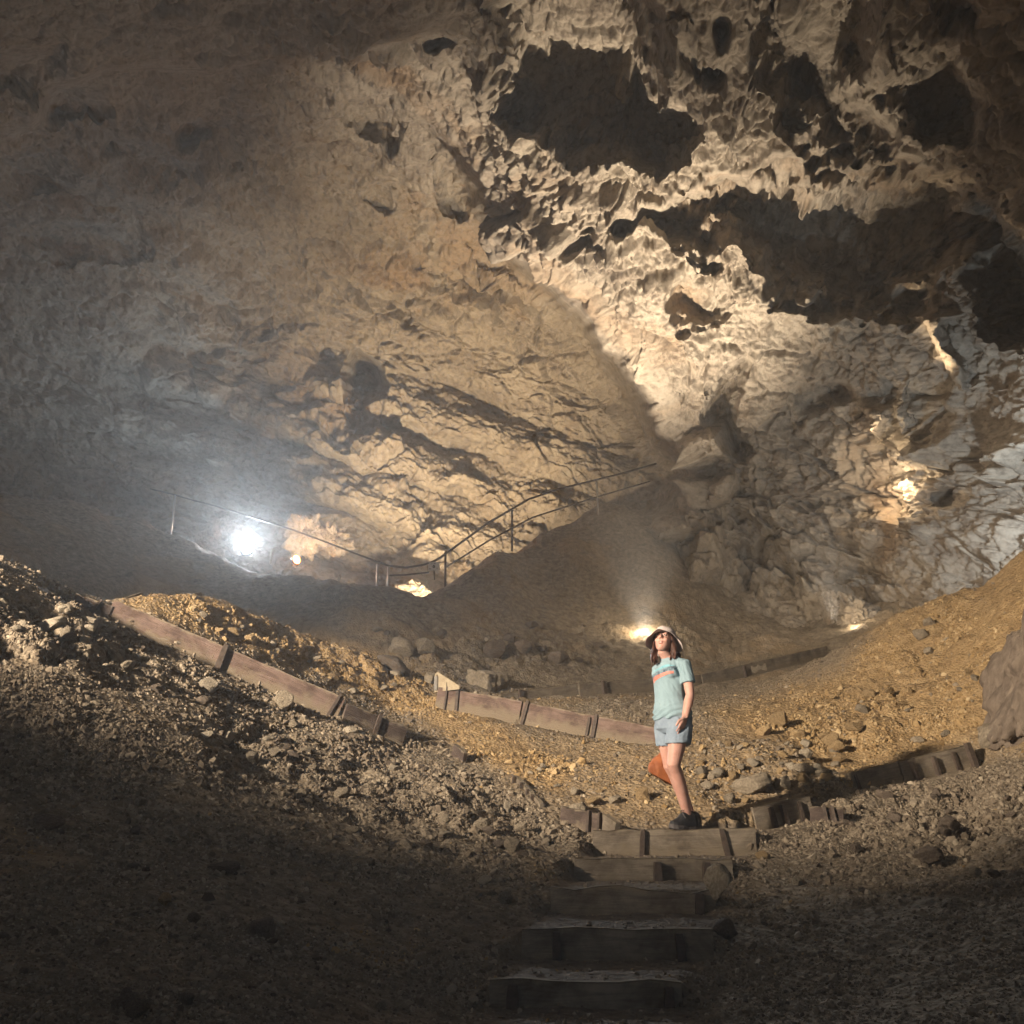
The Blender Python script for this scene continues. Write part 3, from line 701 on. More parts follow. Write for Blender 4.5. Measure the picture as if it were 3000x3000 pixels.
# steel corner plate beside the middle boards: a triangle with a rounded eye and slots
A, B = P(1281,1978,13.25), P(1345,2022,13.0)
root = empty('corner_plate', P(1281,2022,13.25), 'triangular steel plate with a round hole, standing at the end of the purplish board', 'steel plate')
bm = bmesh.new(); ux = Vector((B.x-A.x, B.y-A.y, 0)); W = ux.length; ux.normalize(); uy = Vector((-ux.y, ux.x, 0)); hh = .20
out = [(-.045, -.02)]+[(-.0+.045*math.cos(t_), hh-.02+.045*math.sin(t_)) for t_ in np.linspace(math.pi, .75, 8)]+[(W, .02), (W, -.02)]
hole = [(.0+.016*math.cos(t_), hh-.02+.016*math.sin(t_)) for t_ in np.linspace(0, 2*math.pi, 11)[:-1]]
slot = [(W*.42, .02), (W*.46, .02), (W*.46, .085), (W*.42, .085)]
for s in (-.006, .006):
    loops = []
    for lp in (out, hole, slot):
        vs = [bm.verts.new(ux*x+uy*s+Vector((0, 0, z_))) for x, z_ in lp]; loops.append(vs)
    es = [bm.edges.new((vs[k], vs[(k+1) % len(vs)])) for vs in loops for k in range(len(vs))]
    bmesh.ops.triangle_fill(bm, use_beauty=True, edges=es)
bmesh.ops.remove_doubles(bm, verts=bm.verts, dist=1e-5)
bm_obj('plate', bm, M['plate'], root)
bm = bmesh.new(); bm_box(bm, Vector((0, 0, hh*.42))-uy*.02, ux, uy, Vector((0, 0, 1)), .05, .03, hh*.85); bm_obj('flange', bm, M['steel'], root)

# ------------------------------------------------------------------ hand rails, posts, sign
def ray_ground(px, py, lo=12., hi=31.):
    """where the sight line meets the ground"""
    prev = None
    for Y in np.linspace(lo, hi, 500):
        p = P(px, py, Y)
        if hgt(p.x, p.y) > p.z: return p
    return P(px, py, hi)
root = empty('handrail', P(1306,1712,23.2), 'steel handrail with two bars climbing to the right behind the sign', 'handrail')
inv = root.matrix_world.inverted()
def rel(root, pts): return [p-root.location for p in pts]
up = [P(1256,1652,22.9), P(1290,1634,23.1), P(1306,1622,23.2), P(1430,1532,23.9), P(1550,1462,24.7), P(1640,1432,25.2), P(1746,1406,25.6), P(1830,1385,26.0), P(1922,1358,26.4)]
lo = [P(1305,1662,23.2), P(1345,1638,23.4), P(1430,1585,23.9), P(1560,1516,24.7), P(1748,1456,25.6), P(1810,1438,25.9), P(1905,1410,26.4)]
bm = bmesh.new(); bm_tube(bm, rel(root, up), .026, 8); bm_obj('top_rail', bm, M['stake'], root, True)
bm = bmesh.new(); bm_tube(bm, rel(root, lo), .020, 8); bm_obj('lower_rail', bm, M['stake'], root, True)
for (x, y0, y1, Y, mt) in [(1305,1616,1716,23.2,'stake'),(1748,1408,1506,25.6,'steel'),(1500,1490,1580,24.4,'stake')]:
    bm = bmesh.new(); bm_tube(bm, rel(root, [P(x,y0,Y), P(x+(6 if x > 1700 else 0),y1,Y)-Vector((0,0,.3))]), .026, 8); bm_obj('post', bm, M[mt], root, True)
root = empty('handrail', P(1107,1716,22.6), 'sagging handrail between two bright posts left of the sign', 'handrail')
for (x, y0, y1, mt) in [(1107,1654,1716,'steel'),(1139,1660,1720,'steel')]:
    bm = bmesh.new(); bm_tube(bm, rel(root, [P(x,y0,22.6), P(x-2,y1,22.6)-Vector((0,0,.3))]), .030, 8); bm_obj('post', bm, M[mt], root, True)
bm = bmesh.new(); bm_tube(bm, rel(root, [P(1105,1645,22.6), P(1140,1658,22.6), P(1190,1663,22.7), P(1240,1655,22.8), P(1256,1650,22.9)]), .024, 8); bm_obj('top_rail', bm, M['stake'], root, True)
bm = bmesh.new(); bm_tube(bm, rel(root, [P(1139,1686,22.6), P(1190,1684,22.7), P(1256,1677,22.9)]), .02, 8); bm_obj('lower_rail', bm, M['stake'], root, True)
root = empty('handrail', P(508,1560,25), 'thin handrail sloping down past the white floodlight to a leaning post', 'handrail')
bm = bmesh.new(); bm_tube(bm, rel(root, [P(440,1432,25.4), P(514,1450,25), P(560,1464,24.8), P(660,1490,24.5), P(745,1517,24.2), P(860,1553,23.8), P(960,1590,23.4), P(1050,1625,23), P(1105,1646,22.6)]), .020, 8); bm_obj('top_rail', bm, M['stake'], root, True)
bm = bmesh.new(); bm_tube(bm, rel(root, [P(514,1450,25), P(500,1562,25)-Vector((0,0,.3))]), .026, 8); bm_obj('post', bm, M['steel'], root, True)
for (x, y, Y, h_, lab) in [(795,1622,23.6,.2,'pale stub of a post between the white and the orange lamp'), (826,1682,22.3,.14,'pale stub of a post below the orange lamp'), (993,1690,22.4,.12,'pale stub of a post on the dark crest left of the bright posts')]:
    p = P(x, y, Y); g = hgt(p.x, p.y); bm = bmesh.new(); bm_tube(bm, [(0,0,-h_/2-.15), (0,0,0), (.02,0,h_/2), (.035,.0,h_/2+.03)], [.03,.03,.034,.012], 8)
    o = bm_obj('stub_post', bm, M['stone_pale'], None, True); o.location = p; tag(o, lab, 'post', 'stub posts by the upper path')
root = empty('trail_sign', P(1271,1700,22.9), 'small white trail sign with dark pictogram on a short post', 'sign')
c = P(1271,1659,22.9)-root.location
ux = Vector((.98, .12, .08)).normalized(); uz = Vector((-.08, 0, .99)).normalized(); uy = uz.cross(ux)
M['sign_white'] = simple('sign_white', (.62, .58, .55), (.52, .49, .46), 8, .5, 0); M['sign_ink'] = simple('sign_ink', (.05, .045, .05), (.03, .03, .03), 8, .6, 0)
bm = bmesh.new(); bm_box(bm, c, ux, uy, uz, .26, .015, .185); bmesh.ops.bevel(bm, geom=bm.edges[:], offset=.005, segments=1); bm_obj('panel', bm, M['sign_white'], root)
bm = bmesh.new(); bm_box(bm, c-uz*.16+uy*.02, ux, uy, uz, .03, .03, .30); bm_obj('post', bm, M['stake'], root)
bm = bmesh.new()
f_ = c+uy*(.0105 if (uy.y < 0) else -.0105)
def blob_(u, v, ru, rv):
    bm.faces.new([bm.verts.new(f_+ux*(u+ru*math.cos(t_))+uz*(v+rv*math.sin(t_))) for t_ in np.linspace(0, 2*math.pi, 13)[:-1]])
for spec in ([(-.01,.0,.032,.010),(-.005,-.03,.028,.010),(.0,.022,.016,.012),(.018,-.01,.008,.03)], [(-.09,-.058,.02,.009)], [(.07,-.05,.012,.010)], [(.02,.06,.028,.006)], [(-.05,.055,.03,.004)]):
    bm = bmesh.new()
    for q_ in spec: blob_(*q_)
    bm_obj('pictogram', bm, M['sign_ink'], root)

# ------------------------------------------------------------------ lamps that can be seen
def floodlight(p, target, r, mat, lab, back=.12):
    root = empty('floodlight', p, lab, 'lamp', 'floodlights in the cave')
    d = (Vector(target)-p).normalized(); q = d.to_track_quat('Z', 'Y').to_matrix().to_4x4()
    root.matrix_world = Matrix.Translation(p) @ q
    bm = bmesh.new(); bm_tube(bm, [(0,0,-back*1.6), (0,0,-back), (0,0,-.02), (0,0,.012)], [r*.35, r*.9, r*1.08, r*1.08], 20); bm_obj('housing', bm, M['lampbody'], root, True)
    bm = bmesh.new(); bm_tube(bm, [(0,0,.014), (0,0,.022), (0,0,.03)], [r*1.0, r*.95, r*.55], 20); bm_obj('lens', bm, mat, root, True)
    bm = bmesh.new(); bm_tube(bm, [(-r*1.15,0,-back*.5), (-r*.6,-r*1.35,-back*.5), (r*.6,-r*1.35,-back*.5), (r*1.15,0,-back*.5)], .018, 6); bm_obj('bracket', bm, M['lampbody'], root)
    return root
M['glow_white'] = emit('white_lamp', (1, .95, .93), 800); M['glow_orange'] = emit('orange_lamp', (1, .42, .13), 6)
PW = P(724, 1600, 26.0); PO = P(868, 1640, 25.2)
floodlight(PW, Vector((0.0, 3, 3.0)), .17, M['glow_white'], 'dazzling white floodlight on the dark crest at left')
floodlight(PO, PO+Vector((.75, -.66, .10)), .11, M['glow_orange'], 'small glowing orange floodlight right of the dazzling white one')
# ------------------------------------------------------------------ rocks
def rock_mesh(seed, sub=4, cuts=9, rug=.16):
    r = np.random.default_rng(seed); bm = bmesh.new(); bmesh.ops.create_icosphere(bm, subdivisions=sub, radius=1)
    co = np.array([v.co[:] for v in bm.verts]); d = co.copy()
    for k in range(cuts):
        n = r.normal(size=3); n /= np.linalg.norm(n); lim = r.uniform(.45, .85)
        s = d @ n; ex = np.maximum(s-lim, 0)[:, None]; d = d-ex*n*.96
    a, b_, c_ = d.T
    k = _fbm(a+seed*3.1, b_, c_, .8, 4, .55, 2.03, 1)[:, None]*rug+_fbm(a, b_+seed, c_, .25, 3, .6, 2.03, 0)[:, None]*rug*.35
    d = d*(1+k)
    for v, q in zip(bm.verts, d): v.co = q
    me = bpy.data.meshes.new('rock'); bm.to_mesh(me); bm.free()
    me.polygons.foreach_set('use_smooth', np.full(len(me.polygons), True)); return me
ROCKS = [rock_mesh(s) for s in range(9)]
PITTED = rock_mesh(77, 5, 6, .30)
RM = ['stone', 'stone_ochre', 'stone_pale', 'stone_dark']
RV = {}
def rock_data(i, mt):
    if (i, mt) not in RV:
        me = ROCKS[i].copy(); me.materials.append(M[mt]); RV[(i, mt)] = me
    return RV[(i, mt)]
def place_rock(x, y, size, mt, lab, grp=None, i=None, flat=.7, sink=.25, z_=None, name='rock', rot=None):
    i = random.randrange(9) if i is None else i
    o = bpy.data.objects.new(name, rock_data(i, mt)); COL.objects.link(o)
    s = size/2; sx, sy, sz = s*random.uniform(.85, 1.2), s*random.uniform(.8, 1.1), s*flat*random.uniform(.85, 1.15)
    o.scale = (sx, sy, sz); o.rotation_euler = rot or (random.uniform(-.4, .4), random.uniform(-.4, .4), random.uniform(0, 6.3))
    g = hgt(x, y) if z_ is None else z_
    o.location = (x, y, g+sz*(1-2*sink)*.9)
    tag(o, lab, 'rock', grp); return o
NAMED = [ # px, py, size in picture px, material, flatness, label
 (62,1800,40,'stone_pale',.7,'small bright rock at the far left, left of the lit slabs'),
 (150,1822,95,'stone_pale',.55,'big lit slab on the heap below the shaded board at upper left'),
 (262,1808,75,'stone_pale',.4,'flat lit slab under the leaning stake at upper left'),
 (192,1868,62,'stone',.7,'upright rock below the big lit slab at left'),
 (262,1860,48,'stone_pale',.6,'pale rock right of the upright rock at left'),
 (372,1955,56,'stone',.7,'tan rock on the lit gravel strip at left'),
 (608,2008,72,'stone_pale',.95,'pale angular rock standing on the lit gravel below the long board'),
 (590,2050,60,'stone_dark',.6,'dark rock at the foot of the pale angular rock'),
 (668,2172,36,'stone_pale',1.2,'white upright stone low on the left slope'),
 (788,2165,44,'stone_pale',.8,'pale rock right of the white upright stone'),
 (800,2205,40,'stone',.8,'tan rock just below the pale rock on the left slope'),
 (822,2062,64,'stone',1.0,'grey rock tip close under the long board'),
 (1035,2025,30,'stone_pale',.7,'pale stone near the bolt end of the long board'),
 (1172,1895,85,'stone',.8,'rounded boulder in the dim hollow, left of two'),
 (1240,1905,80,'stone',.8,'rounded boulder in the dim hollow, right of two'),
 (1150,1940,105,'stone_dark',.6,'broad dark boulder in the dim hollow behind the ochre bank'),
 (1455,1908,75,'stone_dark',.8,'round dark boulder on the far slope above the pitted boulder'),
 (1530,1902,64,'stone_dark',.8,'dark boulder right of the round one on the far slope'),
 (1640,1925,72,'stone_dark',.6,'low wide boulder on the far slope left of the hat'),
 (1265,1990,56,'stone',.8,'rock wedged beside the steel corner plate'),
 (1334,2040,38,'stone_dark',.9,'rock leaning on the purplish board beside the thin stake'),
 (1690,2368,84,'stone',.65,'tan block of rock lying against the short board left of the landing'),
 (1500,2478,54,'stone',1.1,'smooth tan stone tilted on the bank left of the second step'),
 (1432,2435,56,'stone_dark',.5,'dark slab on the bank above the smooth tan stone'),
 (1460,2470,50,'stone_dark',.6,'dark rock touching the smooth tan stone'),
 (1632,2556,34,'stone_pale',.8,'small pale stone beside the third step'),
 (1490,2375,30,'stone_pale',1.3,'pinkish upright stone on the bank left of the landing'),
 (1735,2340,56,'stone_ochre',.5,'yellowish slab behind the short board left of the landing'),
 (1686,2318,36,'stone',.6,'tan rock above the yellowish slab'),
 (1806,2342,40,'stone',.9,'pyramid-shaped stone on the shadow edge left of the person'),
 (1600,2466,34,'stone',.9,'rough grey rock between the smooth tan stone and the second step'),
 (1885,2335,38,'stone_ochre',1.3,'yellow rock just left of the lower leg'),
 (2058,2262,44,'stone',.8,'pale rock right of the knee of the person'),
 (2074,2300,40,'stone',.8,'angular rock right of the calf of the person'),
 (2100,2270,48,'stone_pale',.8,'pale rock right of the calf, upper of the pair'),
 (2148,2278,42,'stone_ochre',.8,'yellowish rock at the middle of the lit rubble'),
 (2135,2345,46,'stone',.9,'broken rock at the foot of the lit rubble'),
 (2205,2302,96,'stone',.8,'large tilted block throwing a black shadow in the lit rubble'),
 (2300,2300,54,'stone',1.0,'upright block above the striped board'),
 (2352,2250,60,'stone',.7,'rock with a long shadow high on the lit rubble'),
 (2420,2262,64,'stone',.5,'flat rock at the left end of the low grey board'),
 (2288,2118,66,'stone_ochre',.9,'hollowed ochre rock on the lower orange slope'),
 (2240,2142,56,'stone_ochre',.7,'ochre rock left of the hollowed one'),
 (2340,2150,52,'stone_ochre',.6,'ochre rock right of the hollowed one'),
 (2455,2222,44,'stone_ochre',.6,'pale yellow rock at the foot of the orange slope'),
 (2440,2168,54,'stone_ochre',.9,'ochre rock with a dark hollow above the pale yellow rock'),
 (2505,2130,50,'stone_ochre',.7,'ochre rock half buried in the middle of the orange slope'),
 (2700,1860,46,'stone',.8,'pale stone near the top of the orange slope'),
 (2545,2035,38,'stone_ochre',.9,'small ochre rock at the left edge of the orange slope'),
 (2905,2150,125,'stone',.9,'brown boulder at the foot of the dark outcrop at the right edge'),
 (2100,2630,100,'stone',1.15,'grey heap of caked rubble at the right end of the third step'),
 (2236,2506,40,'stone_ochre',.9,'small orange stone on the dark bank right of the steps'),
 (2130,2730,84,'stone_dark',.8,'dark rounded rock right of the fourth step'),
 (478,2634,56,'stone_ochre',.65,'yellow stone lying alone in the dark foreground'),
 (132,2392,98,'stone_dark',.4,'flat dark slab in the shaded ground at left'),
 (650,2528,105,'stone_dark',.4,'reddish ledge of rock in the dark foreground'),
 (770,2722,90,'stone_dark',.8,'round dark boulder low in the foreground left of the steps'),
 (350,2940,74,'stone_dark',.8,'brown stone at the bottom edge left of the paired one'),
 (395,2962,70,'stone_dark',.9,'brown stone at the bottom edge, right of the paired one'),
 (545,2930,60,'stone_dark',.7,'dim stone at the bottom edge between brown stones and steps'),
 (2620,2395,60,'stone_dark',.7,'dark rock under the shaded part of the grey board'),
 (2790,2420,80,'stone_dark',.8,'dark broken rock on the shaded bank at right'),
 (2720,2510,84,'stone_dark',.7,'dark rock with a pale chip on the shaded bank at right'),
 (2590,2330,54,'stone_dark',.7,'dark rock touching the bottom of the grey board at right'),
]
def ground_at(px, py):
    """nearest ground seen at a picture position"""
    for Y in np.geomspace(2.2, 27, 700):
        p = P(px, py, Y)
        if hgt(p.x, p.y) >= p.z: return p
    return None
for k, (px, py, s, mt, fl, lab) in enumerate(NAMED):
    p = ground_at(px, py+s*.25)
    if p is None: print('no ground', px, py); continue
    place_rock(p.x, p.y, s*p.y/F*1.02, mt, lab, None, k % 9, fl, .22, None)
# the pitted pale boulder behind the far board
p = P(1430, 2000, 16.6); o = bpy.data.objects.new('boulder', PITTED); PITTED.materials.append(M['stone']); COL.objects.link(o)
o.scale = (.42, .34, .30); o.location = (p.x, p.y, p.z-.02); tag(o, 'pitted pale boulder behind the crossing boards', 'boulder')
for (px, py, Y, sc3, lab) in [(638,1562,26.8,(.62,.5,.62),'jagged boulder lit white just left of the dazzling floodlight'), (896,1566,27.6,(.58,.5,.66),'tall boulder lit gold above the orange floodlight'), (972,1590,28.2,(.55,.5,.5),'pale boulder right of the gold-lit one above the orange floodlight'),
    (1222,1748,28.2,(.62,.5,.55),'boulder glowing gold in the gap below the trail sign'), (1872,1872,22.9,(.55,.4,.36),'gold-lit jagged rock left of the hat'), (2500,1795,22.6,(.5,.4,.5),'bright rock at the foot of the wall above the orange slope'), (2440,1770,23.0,(.42,.35,.5),'pale upright rock left of the bright rock at the wall foot')]:
    me = rock_mesh(int(px), 6, 7, .62); me.materials.append(M['rock']); o = bpy.data.objects.new('boulder', me); COL.objects.link(o)
    o.location = P(px, py, Y); o.scale = sc3; o.rotation_euler = (.2, .1, px); tag(o, lab, 'boulder')
# dark leaning outcrop at the right edge
big_rock = rock_mesh(31, 6, 9, .62); big_rock.materials.append(M['stone_dark'])
o = bpy.data.objects.new('outcrop', big_rock); COL.objects.link(o); p = P(3075, 1960, 10.6); o.location = p; o.scale = (.52, .6, 1.25); o.rotation_euler = (.1, .16, .7)
tag(o, 'dark shaded rock outcrop rising at the right edge beside the orange slope', 'rock outcrop')
# loose rocks, many alike
def scatter(n, poly, smin, smax, mts, lab, grp):
    xs = [q[0] for q in poly]; ys = [q[1] for q in poly]; c_ = 0; tries = 0
    while c_ < n and tries < n*30:
        tries += 1
        px, py = random.uniform(min(xs), max(xs)), random.uniform(min(ys), max(ys))
        if float(_sd_poly(np.array([px]), np.array([py]), poly)[0]) > 0: continue
        p = ground_at(px, py)
        if p is None or any(s_[0]-.95 < p.y < s_[0]+.7 and s_[3]-.3 < p.x < s_[4]+.1 for s_ in STAIRS[:6]): continue
        j = random.random()**2
        place_rock(p.x, p.y, (smin+(smax-smin)*j)*p.y/F, random.choice(mts), lab, grp, None, random.uniform(.5, .95), random.uniform(.15, .4)); c_ += 1
scatter(46, [(420,1990),(700,2060),(1000,2130),(1250,2260),(1500,2400),(1640,2560),(1500,2700),(1150,2500),(800,2330),(560,2180)], 14, 58, ['stone','stone','stone_dark','stone_pale'], 'loose angular rock strewn over the rough bank between the long board and the steps', 'loose rocks on the left bank')
scatter(26, [(0,1760),(330,1800),(420,1900),(300,1990),(0,1900)], 14, 44, ['stone','stone_pale','stone'], 'loose rock on the heap at the top of the left slope', 'loose rocks at upper left')
scatter(46, [(2050,2200),(2230,2150),(2460,2200),(2480,2280),(2360,2310),(2180,2390),(2060,2380)], 14, 50, ['stone','stone','stone_ochre','stone_pale'], 'loose lit rock in the rubble between the person and the striped board', 'lit rubble right of the person')
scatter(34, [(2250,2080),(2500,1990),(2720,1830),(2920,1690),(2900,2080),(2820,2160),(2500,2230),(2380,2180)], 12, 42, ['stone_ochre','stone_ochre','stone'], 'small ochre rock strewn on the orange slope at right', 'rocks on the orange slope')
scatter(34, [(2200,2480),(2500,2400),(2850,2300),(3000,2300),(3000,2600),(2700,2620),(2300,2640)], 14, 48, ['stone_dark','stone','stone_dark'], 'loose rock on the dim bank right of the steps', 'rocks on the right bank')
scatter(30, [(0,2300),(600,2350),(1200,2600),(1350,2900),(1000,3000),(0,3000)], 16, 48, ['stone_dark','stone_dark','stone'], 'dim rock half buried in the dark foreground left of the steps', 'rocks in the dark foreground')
scatter(24, [(1230,2050),(1700,2190),(1900,2180),(1880,2360),(1650,2330),(1450,2240),(1300,2180)], 9, 26, ['stone_ochre','stone','stone_pale'], 'small stone on the lit path left of the person', 'stones on the lit path')
scatter(26, [(480,1790),(760,1840),(1050,1940),(1180,1990),(1130,2040),(900,1970),(640,1860)], 18, 56, ['stone_ochre','stone_ochre','stone'], 'lumpy ochre clod on the bank behind the long board', 'clods behind the long board')
scatter(26, [(1000,1840),(1700,1840),(2250,1880),(2000,1960),(1400,1990),(1200,1970)], 14, 44, ['stone_dark','stone'], 'dim rock on the far floor below the cave wall', 'rocks on the far floor')

# ------------------------------------------------------------------ gravel, beyond counting
fx, fy = proj(GX, GY, H)
ii = np.arange(NR-1); area = np.abs((fx[:-1, 1:]-fx[:-1, :-1])*(fy[1:, :-1]-fy[:-1, :-1]))
vis = (fy[1:, :-1] < fy[:-1, :-1]) & (fx[:-1, :-1] > -250) & (fx[:-1, :-1] < 3250) & (fy[:-1, :-1] > 1500) & (fy[:-1, :-1] < 3150) & (rad[:-1, None] < 17)
ra = rad[:-1, None]
wt = np.where(vis, area*(.35+sstep(-.2, .35, nz(.9, 4, .6, 0, 120)[:-1, :-1])*1.3), 0)*(1-.85*trod[:-1, :-1])
def gravel(n, sel, name, mat, seed):
    r = np.random.default_rng(seed); w = (wt*sel).ravel(); w = w/w.sum()
    idx = r.choice(len(w), n, p=w); i, j = np.divmod(idx, wt.shape[1])
    f, g = r.random(n), r.random(n)
    x = GX[i, j]*(1-f)+GX[i+1, j+1]*f; y = GY[i, j]*(1-g)+GY[i+1, j+1]*g
    z_ = hgt_v(x, y); dist = np.hypot(x, y)
    s = np.clip(r.lognormal(-4.85, .5, n), .005, .04)*np.clip(dist/6.5, .55, 1.5)
    bm = bmesh.new(); bmesh.ops.create_icosphere(bm, subdivisions=1, radius=1)
    V = np.array([v.co[:] for v in bm.verts]); T = np.array([[v.index for v in f_.verts] for f_ in bm.faces]); bm.free()
    nv_ = 24; var = []
    for k in range(nv_):
        d = V*(1+r.uniform(-.28, .28, (len(V), 1)))
        for c_ in range(3):
            q = r.normal(size=3); q /= np.linalg.norm(q); d = d-np.maximum(d @ q-.5, 0)[:, None]*q
        var.append(d)
    var = np.array(var)[r.integers(0, nv_, n)]
    e = r.normal(size=(n, 3, 3)); qm, _ = np.linalg.qr(e)
    sc3 = s[:, None]*r.uniform(.6, 1.25, (n, 3))
    co = np.einsum('nij,nvj->nvi', qm, var*sc3[:, None, :])
    co[..., 0] += x[:, None]; co[..., 1] += y[:, None]; co[..., 2] += (z_+s*r.uniform(-.45, .35, n))[:, None]
    fc = (T[None]+np.arange(n)[:, None, None]*len(V)).reshape(-1, 3)
    me = np_mesh(name, co.reshape(-1, 3), fc, smooth=False)
    attr(me, 'tone', np.repeat(np.clip(r.normal(.5, .22, n), 0, 1), len(V)))
    o = link(name, me, M[mat]); tag(o, kind='stuff'); return o
oc = ochre[:-1, :-1]
gravel(120000, (1-oc)**2+.02, 'gravel', 'gravel', 3)
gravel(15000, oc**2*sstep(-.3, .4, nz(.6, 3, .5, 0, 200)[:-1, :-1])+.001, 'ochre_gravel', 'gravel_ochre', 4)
# ------------------------------------------------------------------ the person
YW = 8.68
def Wp(px, py, dy=0.): return P(px, py, YW+dy)
ROOT = Vector((Wp(2000, 2425).x, YW, EZ-.012))
yaw = math.radians(40)
LAT = Vector((math.cos(yaw), -math.sin(yaw), 0)); FRO = Vector((-math.sin(yaw), -math.cos(yaw), 0)); UP = Vector((0, 0, 1))
def limb(bm, pts, rad, lat=LAT, seg=20):
    n = len(pts); rings = []
    for i, p in enumerate(pts):
        t_ = (pts[min(i+1, n-1)]-pts[max(i-1, 0)]).normalized()
        a = (lat-t_*lat.dot(t_)).normalized(); b_ = t_.cross(a)
        r = rad[i]; rx, ry = r if isinstance(r, tuple) else (r, r)
        rings.append([p+a*math.cos(2*math.pi*k/seg)*rx+b_*math.sin(2*math.pi*k/seg)*ry-ROOT for k in range(seg)])
    bm_loft(bm, rings)
def ball(bm, c, rx, ry, rz, ax=LAT, ay=FRO, az_=UP):
    M4 = Matrix(((ax.x*rx, ay.x*ry, az_.x*rz, 0), (ax.y*rx, ay.y*ry, az_.y*rz, 0), (ax.z*rx, ay.z*ry, az_.z*rz, 0), (0, 0, 0, 1)))
    bmesh.ops.create_icosphere(bm, subdivisions=3, radius=1, matrix=Matrix.Translation(c-ROOT) @ M4)
def fuse(name, bm, voxel, smooth_n, mat, parent=None, fac=.5):
    bmesh.ops.recalc_face_normals(bm, faces=bm.faces)
    me = bpy.data.meshes.new(name+'_src'); bm.to_mesh(me); bm.free()
    o = bpy.data.objects.new(name+'_src', me); COL.objects.link(o)
    md = o.modifiers.new('r', 'REMESH'); md.mode = 'VOXEL'; md.voxel_size = voxel; md.use_smooth_shade = True
    if smooth_n:
        sm = o.modifiers.new('s', 'SMOOTH'); sm.iterations = smooth_n; sm.factor = fac
    bpy.context.view_layer.update(); dg = bpy.context.evaluated_depsgraph_get()
    nm = bpy.data.meshes.new_from_object(o.evaluated_get(dg)); nm.name = name
    bpy.data.objects.remove(o); bpy.data.meshes.remove(me)
    nm.polygons.foreach_set('use_smooth', np.full(len(nm.polygons), True)); nm.materials.clear()
    return link(name, nm, mat, parent)
def displace(o, fn):
    me = o.data; n = len(me.vertices); co = np.zeros(n*3, np.float32); me.vertices.foreach_get('co', co); co = co.reshape(-1, 3)
    no = np.zeros(n*3, np.float32); me.vertices.foreach_get('normal', no); no = no.reshape(-1, 3)
    co = co+no*fn(co)[:, None]; me.vertices.foreach_set('co', co.ravel()); me.update()
# materials
m, nt, b = nmat('skin', .55); v = coord(nt)
nt.links.new(ramp(nt, noise_n(nt, 14, 5, .6, 0, v), [(.3, (.42, .225, .18)), (.7, (.52, .31, .255))]), b.inputs['Base Color'])
b.inputs['Subsurface Weight'].default_value = .12; b.inputs['Subsurface Radius'].default_value = (.012, .005, .003); b.inputs['Specular IOR Level'].default_value = .35
M['skin'] = m
M['shirt'] = simple('aqua_cotton', (.235, .335, .385), (.195, .285, .33), 6, .9, .25, .003, 130)
m, nt, b = nmat('faded_denim', .9); v = coord(nt)
nt.links.new(ramp(nt, noise_n(nt, 9, 6, .65, .3, v), [(.3, (.15, .20, .265)), (.7, (.26, .325, .40))]), b.inputs['Base Color']); bump(nt, b, noise_n(nt, 150, 3, .6, 0, v), .3, .003)
M['denim'] = m
M['hat'] = simple('pale_canvas', (.56, .49, .47), (.45, .385, .37), 9, .9, .3, .003, 120)
M['hair'] = simple('dark_brown_hair', (.085, .035, .022), (.022, .010, .008), 30, .45, .6, .006, 90, None)
M['shoe'] = simple('black_shoe_fabric', (.035, .036, .04), (.015, .015, .018), 40, .7, .3); M['sole'] = simple('grey_shoe_sole', (.11, .10, .10), (.06, .055, .055), 30, .8, .2)
M['lip'] = simple('lips', (.42, .14, .12), (.36, .12, .10), 40, .45, 0); M['eye_white'] = simple('eye_white', (.7, .68, .65), (.62, .6, .58), 40, .3, 0); M['iris'] = simple('iris', (.04, .025, .015), (.02, .012, .01), 40, .25, 0)
M['teeth'] = simple('teeth', (.75, .72, .66), (.7, .66, .6), 40, .35, 0)
M['ink_blue'] = simple('print_navy', (.05, .07, .13), (.035, .05, .09), 40, .9, 0); M['ink_red'] = simple('print_coral', (.62, .25, .20), (.52, .2, .17), 40, .9, 0); M['ink_sky'] = simple('print_sky', (.20, .42, .50), (.16, .36, .44), 40, .9, 0)
M['bag'] = simple('orange_nylon', (.36, .125, .045), (.23, .075, .03), 8, .65, .5, .01, 25); M['cord'] = simple('bag_cord', (.1, .06, .04), (.05, .03, .02), 40, .8, 0)
# joints
hipL, kneeL, calfL, ankL = Wp(1994,2122,-.07), Wp(1975,2242,-.14), Wp(1990,2305,-.09), Wp(2014,2388,-.03)
hipR, kneeR, calfR, ankR = Wp(1951,2124,.07), Wp(1964,2244,.12), Wp(1989,2308,.19), Wp(2024,2386,.24)
shL, elL, wrL = Wp(2008,1950,-.11), Wp(2022,2036,-.15), Wp(2007,2100,-.17)
shR, elR, wrR = Wp(1926,1964,.10), Wp(1944,2050,.30), Wp(1958,2135,.28)
pel, wai, rib, che, shc, nkb = Wp(1973,2108), Wp(1963,2046), Wp(1961,1998), Wp(1962,1968), Wp(1963,1943), Wp(1957,1927)
# head axes
hy, ht = math.radians(24), math.radians(23)
f0 = Vector((-math.sin(hy), -math.cos(hy), 0)); HL = Vector((math.cos(hy), -math.sin(hy), 0))
HF = f0*math.cos(ht)+UP*math.sin(ht); HU = UP*math.cos(ht)-f0*math.sin(ht)
HC = Wp(1945,1880,-.01)
def hp(l, f, u): return HC+(HL*l+HF*f+HU*u)*.96
